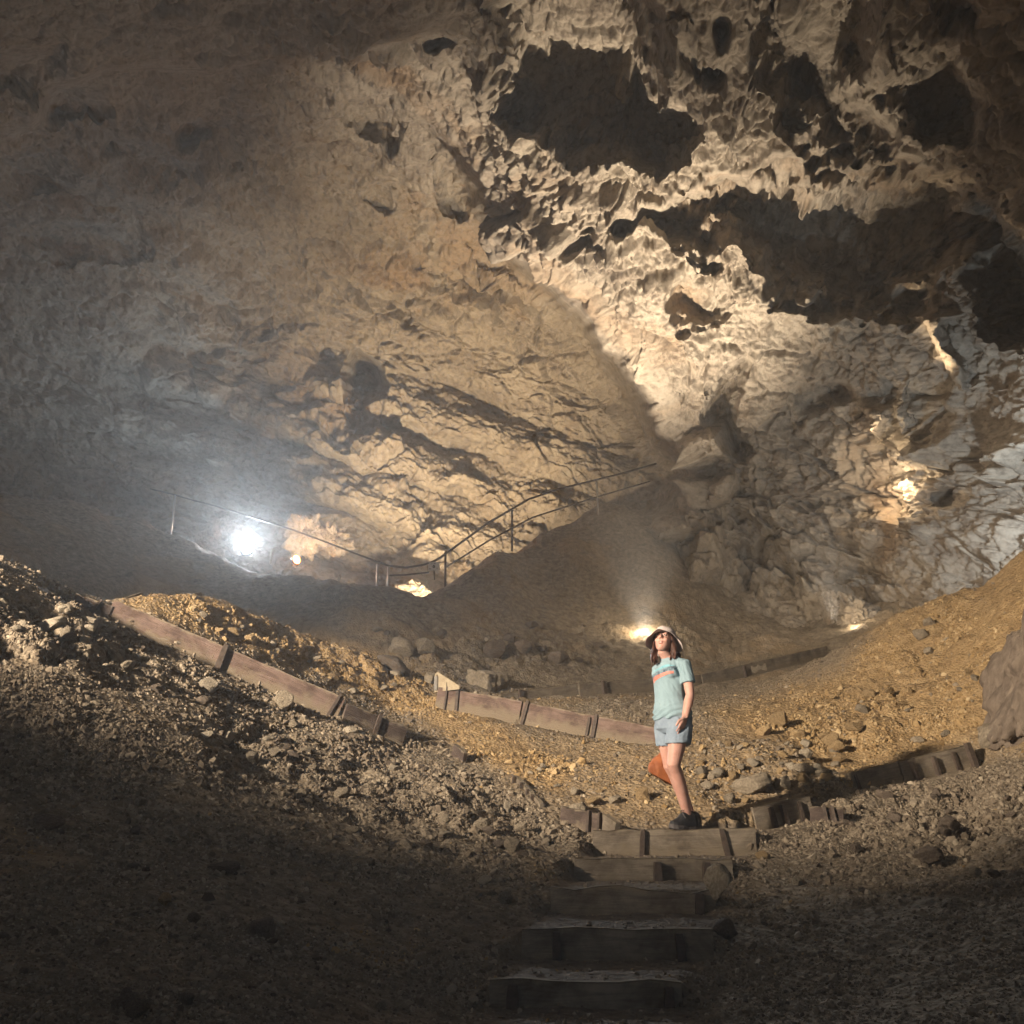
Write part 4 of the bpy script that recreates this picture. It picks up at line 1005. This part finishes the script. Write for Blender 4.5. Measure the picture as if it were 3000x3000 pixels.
# ---- body
bm = bmesh.new()
limb(bm, [Wp(1974,2150), pel, Wp(1967,2075), wai, rib, che, shc, nkb], [(.10,.08),(.155,.108),(.142,.10),(.112,.084),(.124,.090),(.14,.095),(.135,.07),(.06,.055)])
limb(bm, [nkb-UP*.04, nkb, hp(0,-.015,-.10), hp(0,-.015,-.02)], [.06,.052,.047,.05])
for hip, kn, ca, an, dl in ((hipL, kneeL, calfL, ankL, 1), (hipR, kneeR, calfR, ankR, -1)):
    th_ = hip.lerp(kn, .45)+FRO*.012
    bk = kn.lerp(ca, .3)-FRO*.008
    limb(bm, [hip+UP*.03, hip, hip.lerp(kn, .2), th_, hip.lerp(kn, .75)+FRO*.006, kn+FRO*.008, bk, ca-FRO*.018, ca.lerp(an, .5)-FRO*.008, an, an-UP*.05], [.075,.084,.083,(.074,.076),(.062,.064),(.053,.056),(.050,.053),(.052,.058),(.042,.045),(.033,.036),.034])
    ball(bm, kn+FRO*.038, .030, .020, .036)
fd = Vector((-.88, -.475, 0)).normalized(); fs = Vector((-fd.y, fd.x, 0))
for an in (ankL, ankR):
    limb(bm, [an-UP*.02-fd*.03, an-UP*.045+fd*.05, an-UP*.06+fd*.12], [(.032,.032),(.038,.03),(.036,.02)], fs)
for sh, el_, wr, s in ((shL, elL, wrL, 1), (shR, elR, wrR, -1)):
    limb(bm, [shc.lerp(sh, .35), sh-LAT*.01*s, sh.lerp(el_, .3), sh.lerp(el_, .7), el_, el_.lerp(wr, .3), el_.lerp(wr, .65), wr, wr+(wr-el_)*.05], [.042,.043,(.041,.044),(.038,.042),.036,(.038,.04),(.031,.034),(.022,.029),(.02,.029)], FRO)
def hand(wr, d, fr, pl, curl, holding=False):
    """d: down the hand, fr: towards the thumb, pl: towards the palm side"""
    kn = wr+d*.085
    limb(bm, [wr-d*.02, wr+d*.02, wr+d*.05, kn, kn+d*.012], [(.026,.019),(.034,.016),(.040,.0155),(.041,.0145),(.036,.011)], fr)
    for off, L, r in ((.030,.070,.0088), (.010,.078,.0090), (-.011,.072,.0086), (-.030,.056,.0078)):
        p = kn-d*.012+fr*off; dd = d.copy(); pts = [p-d*.015, p]
        for seg_, c_ in ((.45, curl*.8), (.32, curl), (.23, curl*.7)):
            dd = (dd+pl*c_).normalized(); p = p+dd*L*seg_; pts.append(p)
        dd2 = fr*(off*.6); pts = [q+dd2*min(1, k*.3) for k, q in enumerate(pts)]
        limb(bm, pts, [r*1.05, r*1.05, r, r*.9, r*.62], fr, 10)
    p = wr+d*.022+fr*.026; q = p+(d*.6+fr*.55+pl*.35).normalized()*.036; t2 = q+(d*.9+fr*.12+pl*.3).normalized()*.032
    limb(bm, [p-fr*.012, p, q, t2, t2+(d*.9+pl*.2).normalized()*.02], [.013,.0135,.0115,.0098,.006], pl, 10)
dL = (Wp(1994,2150,-.19)-wrL).normalized()
hand(wrL+dL*.005, dL, (FRO-dL*FRO.dot(dL)).normalized(), -LAT, .16)
dR = (Wp(1960,2175,.25)-wrR).normalized()
hand(wrR+dR*.005, dR, (LAT*.6-FRO*.8).normalized(), (FRO*.7+LAT*.6).normalized(), .75)
# head with jaw, nose, brows, cheeks, lips
R = []
for u, f, rl, rf in [(-.118,.052,.014,.014),(-.112,.050,.028,.026),(-.098,.042,.040,.040),(-.078,.030,.052,.054),(-.05,.012,.063,.076),(-.015,.002,.070,.089),(.025,-.004,.074,.094),(.06,-.008,.073,.092),(.09,-.010,.060,.076),(.108,-.012,.036,.046),(.114,-.012,.012,.014)]:
    R.append([hp(math.cos(2*math.pi*k/24)*rl, f+math.sin(2*math.pi*k/24)*rf, u)-ROOT for k in range(24)])
bm_loft(bm, R)
limb(bm, [hp(0,.080,.030), hp(0,.096,.008), hp(0,.108,-.016), hp(0,.104,-.026)], [.009,.0105,.0135,.010], HL, 12)
for s in (-1, 1):
    ball(bm, hp(.011*s,.094,-.022), .009, .009, .008, HL, HF, HU); ball(bm, hp(.033*s,.066,-.026), .026, .022, .022, HL, HF, HU); ball(bm, hp(.029*s,.081,.034), .024, .009, .008, HL, HF, HU)
    ball(bm, hp(.073*s,-.006,.0), .010, .020, .032, HL, HF, HU)
ball(bm, hp(0,.078,-.047), .024, .014, .010, HL, HF, HU); ball(bm, hp(0,.075,-.066), .022, .013, .010, HL, HF, HU); ball(bm, hp(0,.070,-.100), .020, .016, .014, HL, HF, HU)
person = fuse('person', bm, .0042, 3, M['skin']); person.location = ROOT
tag(person, 'woman in aqua T-shirt, denim shorts and floppy pale hat standing on the top step', 'person')
# ---- face details
def feature(name, mat, balls, par_=None):
    bm = bmesh.new()
    for c_, rx, ry, rz in balls: ball(bm, c_, rx, ry, rz, HL, HF, HU)
    return bm_obj(name, bm, M[mat], person, True)
for s in (-1, 1):
    e = feature('eye', 'eye_white', [(hp(.031*s,.0835,.012),   .0115, .008, .0052)])
    bm = bmesh.new(); ball(bm, hp(.031*s-.001,.0925,.012),   .0048, .003, .0046, HL, HF, HU); bm_obj('iris', bm, M['iris'], e, True)
    bm = bmesh.new(); limb(bm, [hp(.014*s,.091,.031), hp(.030*s,.090,.037), hp(.047*s,.078,.032)], [.003,.0038,.002], HF, 8); bm_obj('eyebrow', bm, M['hair'], person, True)
bm = bmesh.new(); limb(bm, [hp(-.027,.074,-.050), hp(-.012,.0885,-.0535), hp(0,.0905,-.052), hp(.012,.0885,-.0535), hp(.027,.074,-.050)], [.002,.0045,.0042,.0045,.002], HU, 8); bm_obj('upper_lip', bm, M['lip'], person, True)
bm = bmesh.new(); limb(bm, [hp(-.026,.074,-.052), hp(-.012,.0865,-.066), hp(0,.0885,-.068), hp(.012,.0865,-.066), hp(.026,.074,-.052)], [.002,.005,.0055,.005,.002], HU, 8); bm_obj('lower_lip', bm, M['lip'], person, True)
bm = bmesh.new(); limb(bm, [hp(-.020,.079,-.055), hp(0,.0875,-.0595), hp(.020,.079,-.055)], [.003,.0052,.003], HU, 8); bm_obj('teeth', bm, M['teeth'], person, True)
# ---- T-shirt
bm = bmesh.new()
hem = Wp(1972,2112)
limb(bm, [hem+UP*.012, hem+UP*.02, Wp(1968,2082), Wp(1963,2048), rib, che, shc+UP*.006, nkb-UP*.012, nkb-UP*.004], [(.156,.118),(.173,.131),(.166,.123),(.135,.102),(.138,.106),(.146,.110),(.128,.084),(.074,.064),(.064,.058)])
for s in (-1, 1): ball(bm, che+LAT*.062*s+FRO*.072-UP*.022, .058, .052, .058)
limb(bm, [shc.lerp(shL, .35)+UP*.008, shL+UP*.004, shL.lerp(elL, .3), shL.lerp(elL, .58), shL.lerp(elL, .60)], [.050,.054,(.055,.057),(.058,.061),(.053,.056)], FRO)
limb(bm, [shc.lerp(shR, .35)+UP*.008, shR+UP*.004, shR.lerp(elR, .3), shR.lerp(elR, .58), shR.lerp(elR, .60)], [.048,.050,(.050,.052),(.052,.054),(.048,.050)], FRO)
shirt = fuse('t_shirt', bm, .006, 3, M['shirt'], person)
def folds(co):
    x, y, z_ = co.T; zz = z_-(hem.z-ROOT.z)
    hem_f = np.exp(-(zz/.10)**2)
    s_ = x*LAT.x+y*LAT.y
    d = .0075*hem_f*np.sin((zz*1.0-s_*.42)*135+3*_fbm(co[:, 0], co[:, 1], co[:, 2], .12, 2))
    d = d+.006*_fbm(x*1.2+zz*.6, y, zz*.5, .075, 3, .5, 2.03, 1)
    arm = np.exp(-(((co-np.array(shL-ROOT)-np.array([-.045, 0, -.05]))**2).sum(1))/.07**2)
    return d+arm*.007*np.sin((s_*1.3+zz*.35)*150)
displace(shirt, folds)
# ---- shorts
bm = bmesh.new()
limb(bm, [Wp(1974,2150), Wp(1974,2136), pel, Wp(1969,2082), Wp(1967,2072)], [(.10,.09),(.155,.122),(.166,.124),(.154,.114),(.135,.10)])
hl = hipL.lerp(kneeL, .47); hr = hipR.lerp(kneeR, .50)
limb(bm, [hipL+UP*.04, hipL, hipL.lerp(kneeL, .22), hl, hl-UP*.004], [.085,.100,(.104,.104),(.106,.106),(.100,.100)])
limb(bm, [hipR+UP*.04, hipR, hipR.lerp(kneeR, .22), hr, hr-UP*.004], [.085,.098,(.100,.100),(.102,.102),(.096,.096)])
shorts = fuse('shorts', bm, .006, 2, M['denim'], person)
displace(shorts, lambda co: .006*_fbm(co[:, 0], co[:, 1], co[:, 2]*.6, .07, 3, .5, 2.03, 1))
# pocket seam and fly
bm = bmesh.new(); pp = [hipL+FRO*.098+LAT*.02+UP*.055, hipL+FRO*.094+LAT*.05+UP*.03, hipL+FRO*.07+LAT*.078+UP*.02]
limb(bm, pp, [.003, .003, .003], UP, 6); bm_obj('pocket_seam', bm, M['denim'], shorts)
# dark shade cloth inside the leg openings is the shorts' own underside
# ---- shoes
for an, nm in ((ankL, 'l'), (ankR, 'r')):
    base = Vector((an.x, an.y, ROOT.z+.012)); sh_ = []
    bm = bmesh.new()
    for a, w, hgt_s, lift in [(-.088,.022,.070,.0),(-.078,.036,.105,0),(-.050,.044,.118,0),(-.01,.046,.124,0),(.03,.046,.128,0),(.06,.047,.100,0),(.095,.049,.068,0),(.13,.047,.050,.002),(.157,.036,.038,.006),(.170,.012,.022,.01)]:
        sh_.append([base+fd*a+fs*(w*math.cos(t_))+UP*(.02+lift+max(0, math.sin(t_))*(hgt_s-.0)+min(0, math.sin(t_))*.012)-ROOT for t_ in np.linspace(0, 2*math.pi, 21)[:-1]])
    bm_loft(bm, sh_); sho = fuse('shoe', bm, .0045, 2, M['shoe'], person)
    bm = bmesh.new(); so = []
    for a, w, lift in [(-.092,.012,.004),(-.082,.034,.002),(-.04,.042,0),(.02,.041,0),(.08,.050,0),(.13,.048,.002),(.162,.034,.008),(.176,.01,.014)]:
        so.append([base+fd*a+fs*(w*sx)+UP*(z_+lift)-ROOT for sx, z_ in ((-1,-.006),(1,-.006),(1.04,.012),(.98,.026),(-.98,.026),(-1.04,.012))])
    bm_loft(bm, so); bmesh.ops.recalc_face_normals(bm, faces=bm.faces); bm_obj('sole', bm, M['sole'], sho)
    bm = bmesh.new()
    limb(bm, [base+fd*.05+UP*.12-fs*.022, base+fd*.07+UP*.130, base+fd*.04+UP*.155+fs*.02, base+fd*.07+UP*.12+fs*.03, base+fd*.06+UP*.08+fs*.055], [.0035]*5, UP, 6)
    bm_obj('lace', bm, M['sole'], sho)
# ---- hair
rr = random.Random(5); bm = bmesh.new()
for k in range(74):
    sgn = -1 if k % 2 else 1
    a = rr.uniform(.35, 1.0); l0 = .074*sgn*(1 if a > .6 else .8); start = hp(l0, .035-.11*rr.random(), .035)
    if sgn < 0: end = Wp(rr.uniform(1908, 1926), rr.uniform(1930, 1952), rr.uniform(-.07, .06))
    else: end = Wp(rr.uniform(1962, 1982), rr.uniform(1916, 1936), rr.uniform(-.11, .02))
    mid_ = start.lerp(end, .5)+HL*sgn*rr.uniform(.008, .03)
    ph = rr.uniform(0, 6.3); pts = []
    for q in range(9):
        t_ = q/8; p = start.lerp(mid_, t_).lerp(mid_.lerp(end, t_), t_)
        p = p+HL*.008*math.sin(ph+t_*9)*t_+FRO*.008*math.cos(ph+t_*8)*t_; pts.append(p)
    w = rr.uniform(.0055, .010); limb(bm, pts, [w, w*1.1, w*1.2, w*1.2, w*1.15, w*1.1, w, w*.8, w*.4], FRO, 7)
ball(bm, hp(0,-.022,.02), .083, .090, .095, HL, HF, HU)
limb(bm, [hp(0,-.085,.03), hp(0,-.10,-.05), nkb-FRO*.085+UP*.01, nkb-FRO*.10-UP*.05], [(.07,.03),(.085,.03),(.09,.025),(.05,.012)], LAT, 14)
hair = fuse('hair', bm, .0038, 1, M['hair'], person)
# ---- hat
prof = [(.004,.130),(.045,.128),(.072,.118),(.087,.098),(.094,.070),(.099,.046),(.116,.036),(.136,.028),(.152,.020),(.156,.016)]
co_, fc_ = [], []; nk = 72
for i, (r, u) in enumerate(prof):
    e = max(0, (i-4)/5)
    for k in range(nk):
        t_ = 2*math.pi*k/nk; fr_ = math.cos(t_)                      # 1 at the front
        drop = e*e*(.060*(1-max(0, fr_)**1.3)-.004*max(0, fr_))+.0
        wav = e*.010*math.sin(3*t_+.6)+e*.007*math.sin(7*t_+2)+.003*math.sin(5*t_+i)
        if 1.0 < t_ < 1.75: drop -= e*.035*math.sin((t_-1.0)/.75*math.pi)  # a kinked piece of brim
        rr_ = r*(1+.03*math.sin(4*t_+i*.7)*(i > 0)); 
        p = hp(rr_*math.sin(t_), rr_*math.cos(t_)*(1.10+.10*e*max(0, fr_))-.012, u-drop+wav-.012*e*max(0, fr_))-ROOT; co_.append(p[:])
for i in range(len(prof)-1):
    for k in range(nk): fc_.append((i*nk+k, i*nk+(k+1) % nk, (i+1)*nk+(k+1) % nk, (i+1)*nk+k))
me = bpy.data.meshes.new('sun_hat'); me.from_pydata(co_+[(hp(0,-.012,.131)-ROOT)[:]], [], fc_+[((k+1) % nk, k, len(co_)) for k in range(nk)])
me.polygons.foreach_set('use_smooth', np.full(len(me.polygons), True))
hat = link('sun_hat', me, M['hat'], person)
md = hat.modifiers.new('thick', 'SOLIDIFY'); md.thickness = .004; md.offset = 0
md = hat.modifiers.new('sub', 'SUBSURF'); md.levels = md.render_levels = 1
bm = bmesh.new(); Rg = []
for k in range(nk):
    t_ = 2*math.pi*k/nk; Rg.append(hp(.0955*math.sin(t_), .0955*math.cos(t_)*1.10-.012, .056+.003*math.sin(5*t_+4)))
vs = [[bm.verts.new(p-ROOT+HU*dz) for p in Rg] for dz in (-.010, .010)]
for k in range(nk): bm.faces.new((vs[0][k], vs[0][(k+1) % nk], vs[1][(k+1) % nk], vs[1][k]))
bm_obj('hat_band', bm, M['hat'], hat, True)
# ---- print on the shirt: letters and two swooshes laid onto the cloth
bpy.context.view_layer.update()
def lay(o, name, mat, lift):
    """drop a flat mesh in (s,h) chest coordinates onto the shirt front"""
    me = o; inv_n = -FRO
    for v_ in me.vertices:
        s_, h_ = v_.co.x, v_.co.y
        st = che-ROOT+FRO*.4+LAT*s_+UP*h_
        ok, loc, nrm, _ = shirt.ray_cast(st, -FRO)
        v_.co = (loc+FRO*lift) if ok else st-FRO*.29
    return link(name, me, mat, shirt)
def strip(f_lo, f_hi, x0, x1, n_=40):
    bm = bmesh.new(); A_ = []
    for k in range(n_+1):
        x = x0+(x1-x0)*k/n_; A_.append([bm.verts.new((x, f_lo(x)+(f_hi(x)-f_lo(x))*j/5, 0)) for j in range(6)])
    for a, b_ in zip(A_, A_[1:]):
        for j in range(5): bm.faces.new((a[j], b_[j], b_[j+1], a[j+1]))
    me = bpy.data.meshes.new('print'); bm.to_mesh(me); bm.free(); return me
arc = lambda x: -.052+.066*(x+.12)/.24+.016*math.sin((x+.12)/.24*math.pi)
lay(strip(lambda x: arc(x)-.047, lambda x: arc(x)-.018-.010*max(0, (x)/.12), -.118, .105), 'coral_band', M['ink_red'], .0035)
lay(strip(lambda x: arc(x)+.020, lambda x: arc(x)+.022+.022*math.sin((x+.09)/.19*math.pi), -.085, .10), 'sky_band', M['ink_sky'], .0035)
cu = bpy.data.curves.new('lettering', 'FONT'); cu.body = 'BRYCE CANYON'; cu.size = .040; cu.align_x = 'CENTER'
to = bpy.data.objects.new('lettering_src', cu); COL.objects.link(to); bpy.context.view_layer.update()
tm = bpy.data.meshes.new_from_object(to.evaluated_get(bpy.context.evaluated_depsgraph_get())); bpy.data.objects.remove(to)
bm = bmesh.new(); bm.from_mesh(tm); bmesh.ops.triangulate(bm, faces=bm.faces)
bmesh.ops.subdivide_edges(bm, edges=[e for e in bm.edges if e.calc_length() > .008], cuts=1, use_grid_fill=True); bm.to_mesh(tm); bm.free()
wmax = max(abs(v_.co.x) for v_ in tm.vertices)
for v_ in tm.vertices:
    x = v_.co.x/wmax*.112; v_.co.x = x; v_.co.y = arc(x)-.018+v_.co.y*(.75+.45*(x+.12)/.24)
lay(tm, 'lettering', M['ink_blue'], .0045)
# ---- the orange bag held behind the leg
bag = empty('bag', Wp(1962,2160,.26), 'crumpled orange drawstring bag hanging from the hand behind the legs', 'bag')
bm = bmesh.new(); n_ = 22; R = []
tl = Wp(1960,2172,.25); 
for k in range(n_):
    t_ = k/(n_-1)
    cx_ = tl.lerp(Wp(1946,2288,.20), t_); w = .016+.145*sstep(0, .9, t_)*(1 if t_ < .97 else .93); d_ = .016+.05*sstep(0, .55, t_)*(1-.75*sstep(.75, 1, t_))
    ax = (Wp(1996,2312,.22)-Wp(1903,2258,.16)).normalized(); ay = Vector((ax.y, -ax.x, 0)).normalized()
    R.append([cx_+ax*w*math.copysign(abs(math.cos(q))**.7, math.cos(q))+ay*d_*math.sin(q)-bag.location for q in np.linspace(0, 2*math.pi, 37)[:-1]])
bm_loft(bm, R); bmesh.ops.recalc_face_normals(bm, faces=bm.faces); bmesh.ops.subdivide_edges(bm, edges=bm.edges[:], cuts=1, use_grid_fill=True)
sack = bm_obj('sack', bm, M['bag'], bag, True)
displace(sack, lambda co: (.012*_fbm(co[:, 0]*1.4, co[:, 1], co[:, 2]*.5, .11, 3, .45, 2.03, 1)-.003))
bm = bmesh.new(); bm_tube(bm, [wrR+dR*.06-bag.location, Wp(1962,2164,.27)-bag.location, tl-UP*.02-bag.location], [.006, .008, .012], 8); bm_obj('cord', bm, M['cord'], bag, True)
# ------------------------------------------------------------------ light
def spot(name, loc, target, watts, col, angle, blend=.5, rad=.06):
    l = bpy.data.lights.new(name, 'SPOT'); l.energy = watts; l.color = col; l.spot_size = math.radians(angle); l.spot_blend = blend; l.shadow_soft_size = rad
    o = bpy.data.objects.new(name, l); COL.objects.link(o); o.location = loc
    d = Vector(target)-Vector(loc); o.rotation_euler = d.to_track_quat('-Z', 'Y').to_euler(); return o
def point(name, loc, watts, col, rad=.05):
    l = bpy.data.lights.new(name, 'POINT'); l.energy = watts; l.color = col; l.shadow_soft_size = rad
    o = bpy.data.objects.new(name, l); COL.objects.link(o); o.location = loc; return o
WARM = (1, .79, .53); NEUT = (1, .86, .68); COOL = (.72, .86, 1)
def above(p, h=.25):
    return Vector((p.x, p.y, max(p.z, hgt(p.x, p.y)+h)))
spot('floodlight_key', KEY, P(1750, 2180, 10), 30000, (1, .82, .62), 60, .5, .34)
spot('floodlight_wall', above(P(1225, 1790, 25.2)), wall_at(1340, 1120), 7000, (1, .78, .50), 66, 1.0)
spot('floodlight_wall_wide', above(P(1225, 1790, 25.2)), wall_at(1330, 1050), 4900, (1, .79, .52), 104, 1.0)
spot('floodlight_left', above(P(900, 1800, 25.5)), wall_at(1000, 500), 60, (1, .88, .74), 130, .8)
spot('floodlight_ridge', above(P(1890, 1885, 20.6), .3), wall_at(1830, 680), 16500, NEUT, 72, 1.0)
spot('floodlight_roof', above(P(2450, 1860, 21.3), .3), wall_at(2170, 300), 4500, NEUT, 50, 1.0)
spot('floodlight_right', above(P(2250, 1960, 20.5)), wall_at(2350, 1250), 400, NEUT, 104, .9)
spot('lamp_pit', above(P(1240, 1785, 26.6)), P(1215, 1735, 28.4), 260, WARM, 75, .6)
point('lamp_foot', above(P(1890, 1900, 22.0)), 60, WARM)
point('lamp_foot_right', P(2505, 1822, 21.9), 14, WARM)
point('lamp_niche', wall_at(2615, 1425, .38), 85, WARM)
point('star_fill', wall_at(2562, 1262, .28), 20, WARM)  # added light for the small hot spot, no lamp stands here
spot('vein_fill', wall_at(2640, 1180, 1.6), wall_at(2730, 980), 420, WARM, 75, .7)  # added light that brightens the seam, not a lamp of the cave
point('lamp_orange', PO+Vector((.10, -.14, .02)), 230, (1, .38, .11))
spot('patch_fill', P(880, 1628, 26.2), P(915, 1560, 27.8), 300, WARM, 80, .8)  # added light on the boulders, standing in for the orange lamp's spill
spot('lamp_white', PW+(Vector((0, 3, 3.0))-PW).normalized()*.12, Vector((0, 0, 7.0)), 7500, (.78, .90, 1), 58, 1.0)
spot('left_wall_fill', P(640, 1500, 32.0), wall_at(250, 850), 800, (.58, .79, 1), 115, .9)  # added cool light in midair, raking the left wall for relief
spot('lamp_cold', wall_at(3055, 1600, 2.2), wall_at(2900, 1420), 900, COOL, 105, .9)
S.world = bpy.data.worlds.new('World'); S.world.use_nodes = True
nt = S.world.node_tree; bg = nt.nodes['Background']
sky = nt.nodes.new('ShaderNodeTexSky'); sky.sky_type = 'NISHITA'; sky.sun_disc = False
sky.sun_elevation = math.radians(28); sky.sun_rotation = math.radians(200)
nt.links.new(sky.outputs[0], bg.inputs[0]); bg.inputs[1].default_value = .032
# ------------------------------------------------------------------ the damp air of the cave
bm = bmesh.new(); bmesh.ops.create_cube(bm, size=1)
me = bpy.data.meshes.new('haze'); bm.to_mesh(me); bm.free()
hz = bpy.data.objects.new('haze', me); COL.objects.link(hz); hz.scale = (120, 120, 70); hz.location = (0, 5, 30)
m = bpy.data.materials.new('cave_air'); m.use_nodes = True; nt = m.node_tree; nt.nodes.clear()
ou = nt.nodes.new('ShaderNodeOutputMaterial'); pv = nt.nodes.new('ShaderNodeVolumePrincipled')
pv.inputs['Color'].default_value = (.9, .9, .9, 1); pv.inputs['Density'].default_value = .0042; pv.inputs['Anisotropy'].default_value = .55
nt.links.new(pv.outputs[0], ou.inputs['Volume']); me.materials.append(m); tag(hz, kind='stuff')
# ------------------------------------------------------------------ camera
cam = bpy.data.cameras.new('camera'); co = bpy.data.objects.new('camera', cam); COL.objects.link(co)
cam.sensor_width = 36; cam.lens = 36*F/3000; cam.clip_end = 300; cam.clip_start = .05
co.location = (0, 0, EZ); co.rotation_euler = (math.radians(90)+PITCH, 0, 0)
S.camera = co
S.view_settings.view_transform = 'Standard'; S.view_settings.look = 'None'; S.view_settings.exposure = 0; S.view_settings.gamma = 1
S.cycles.use_denoising = True
S.cycles.use_adaptive_sampling = True; S.cycles.adaptive_threshold = .05; S.cycles.adaptive_min_samples = 16
S.cycles.max_bounces = 3; S.cycles.diffuse_bounces = 2; S.cycles.volume_bounces = 1
S.cycles.sample_clamp_indirect = 4
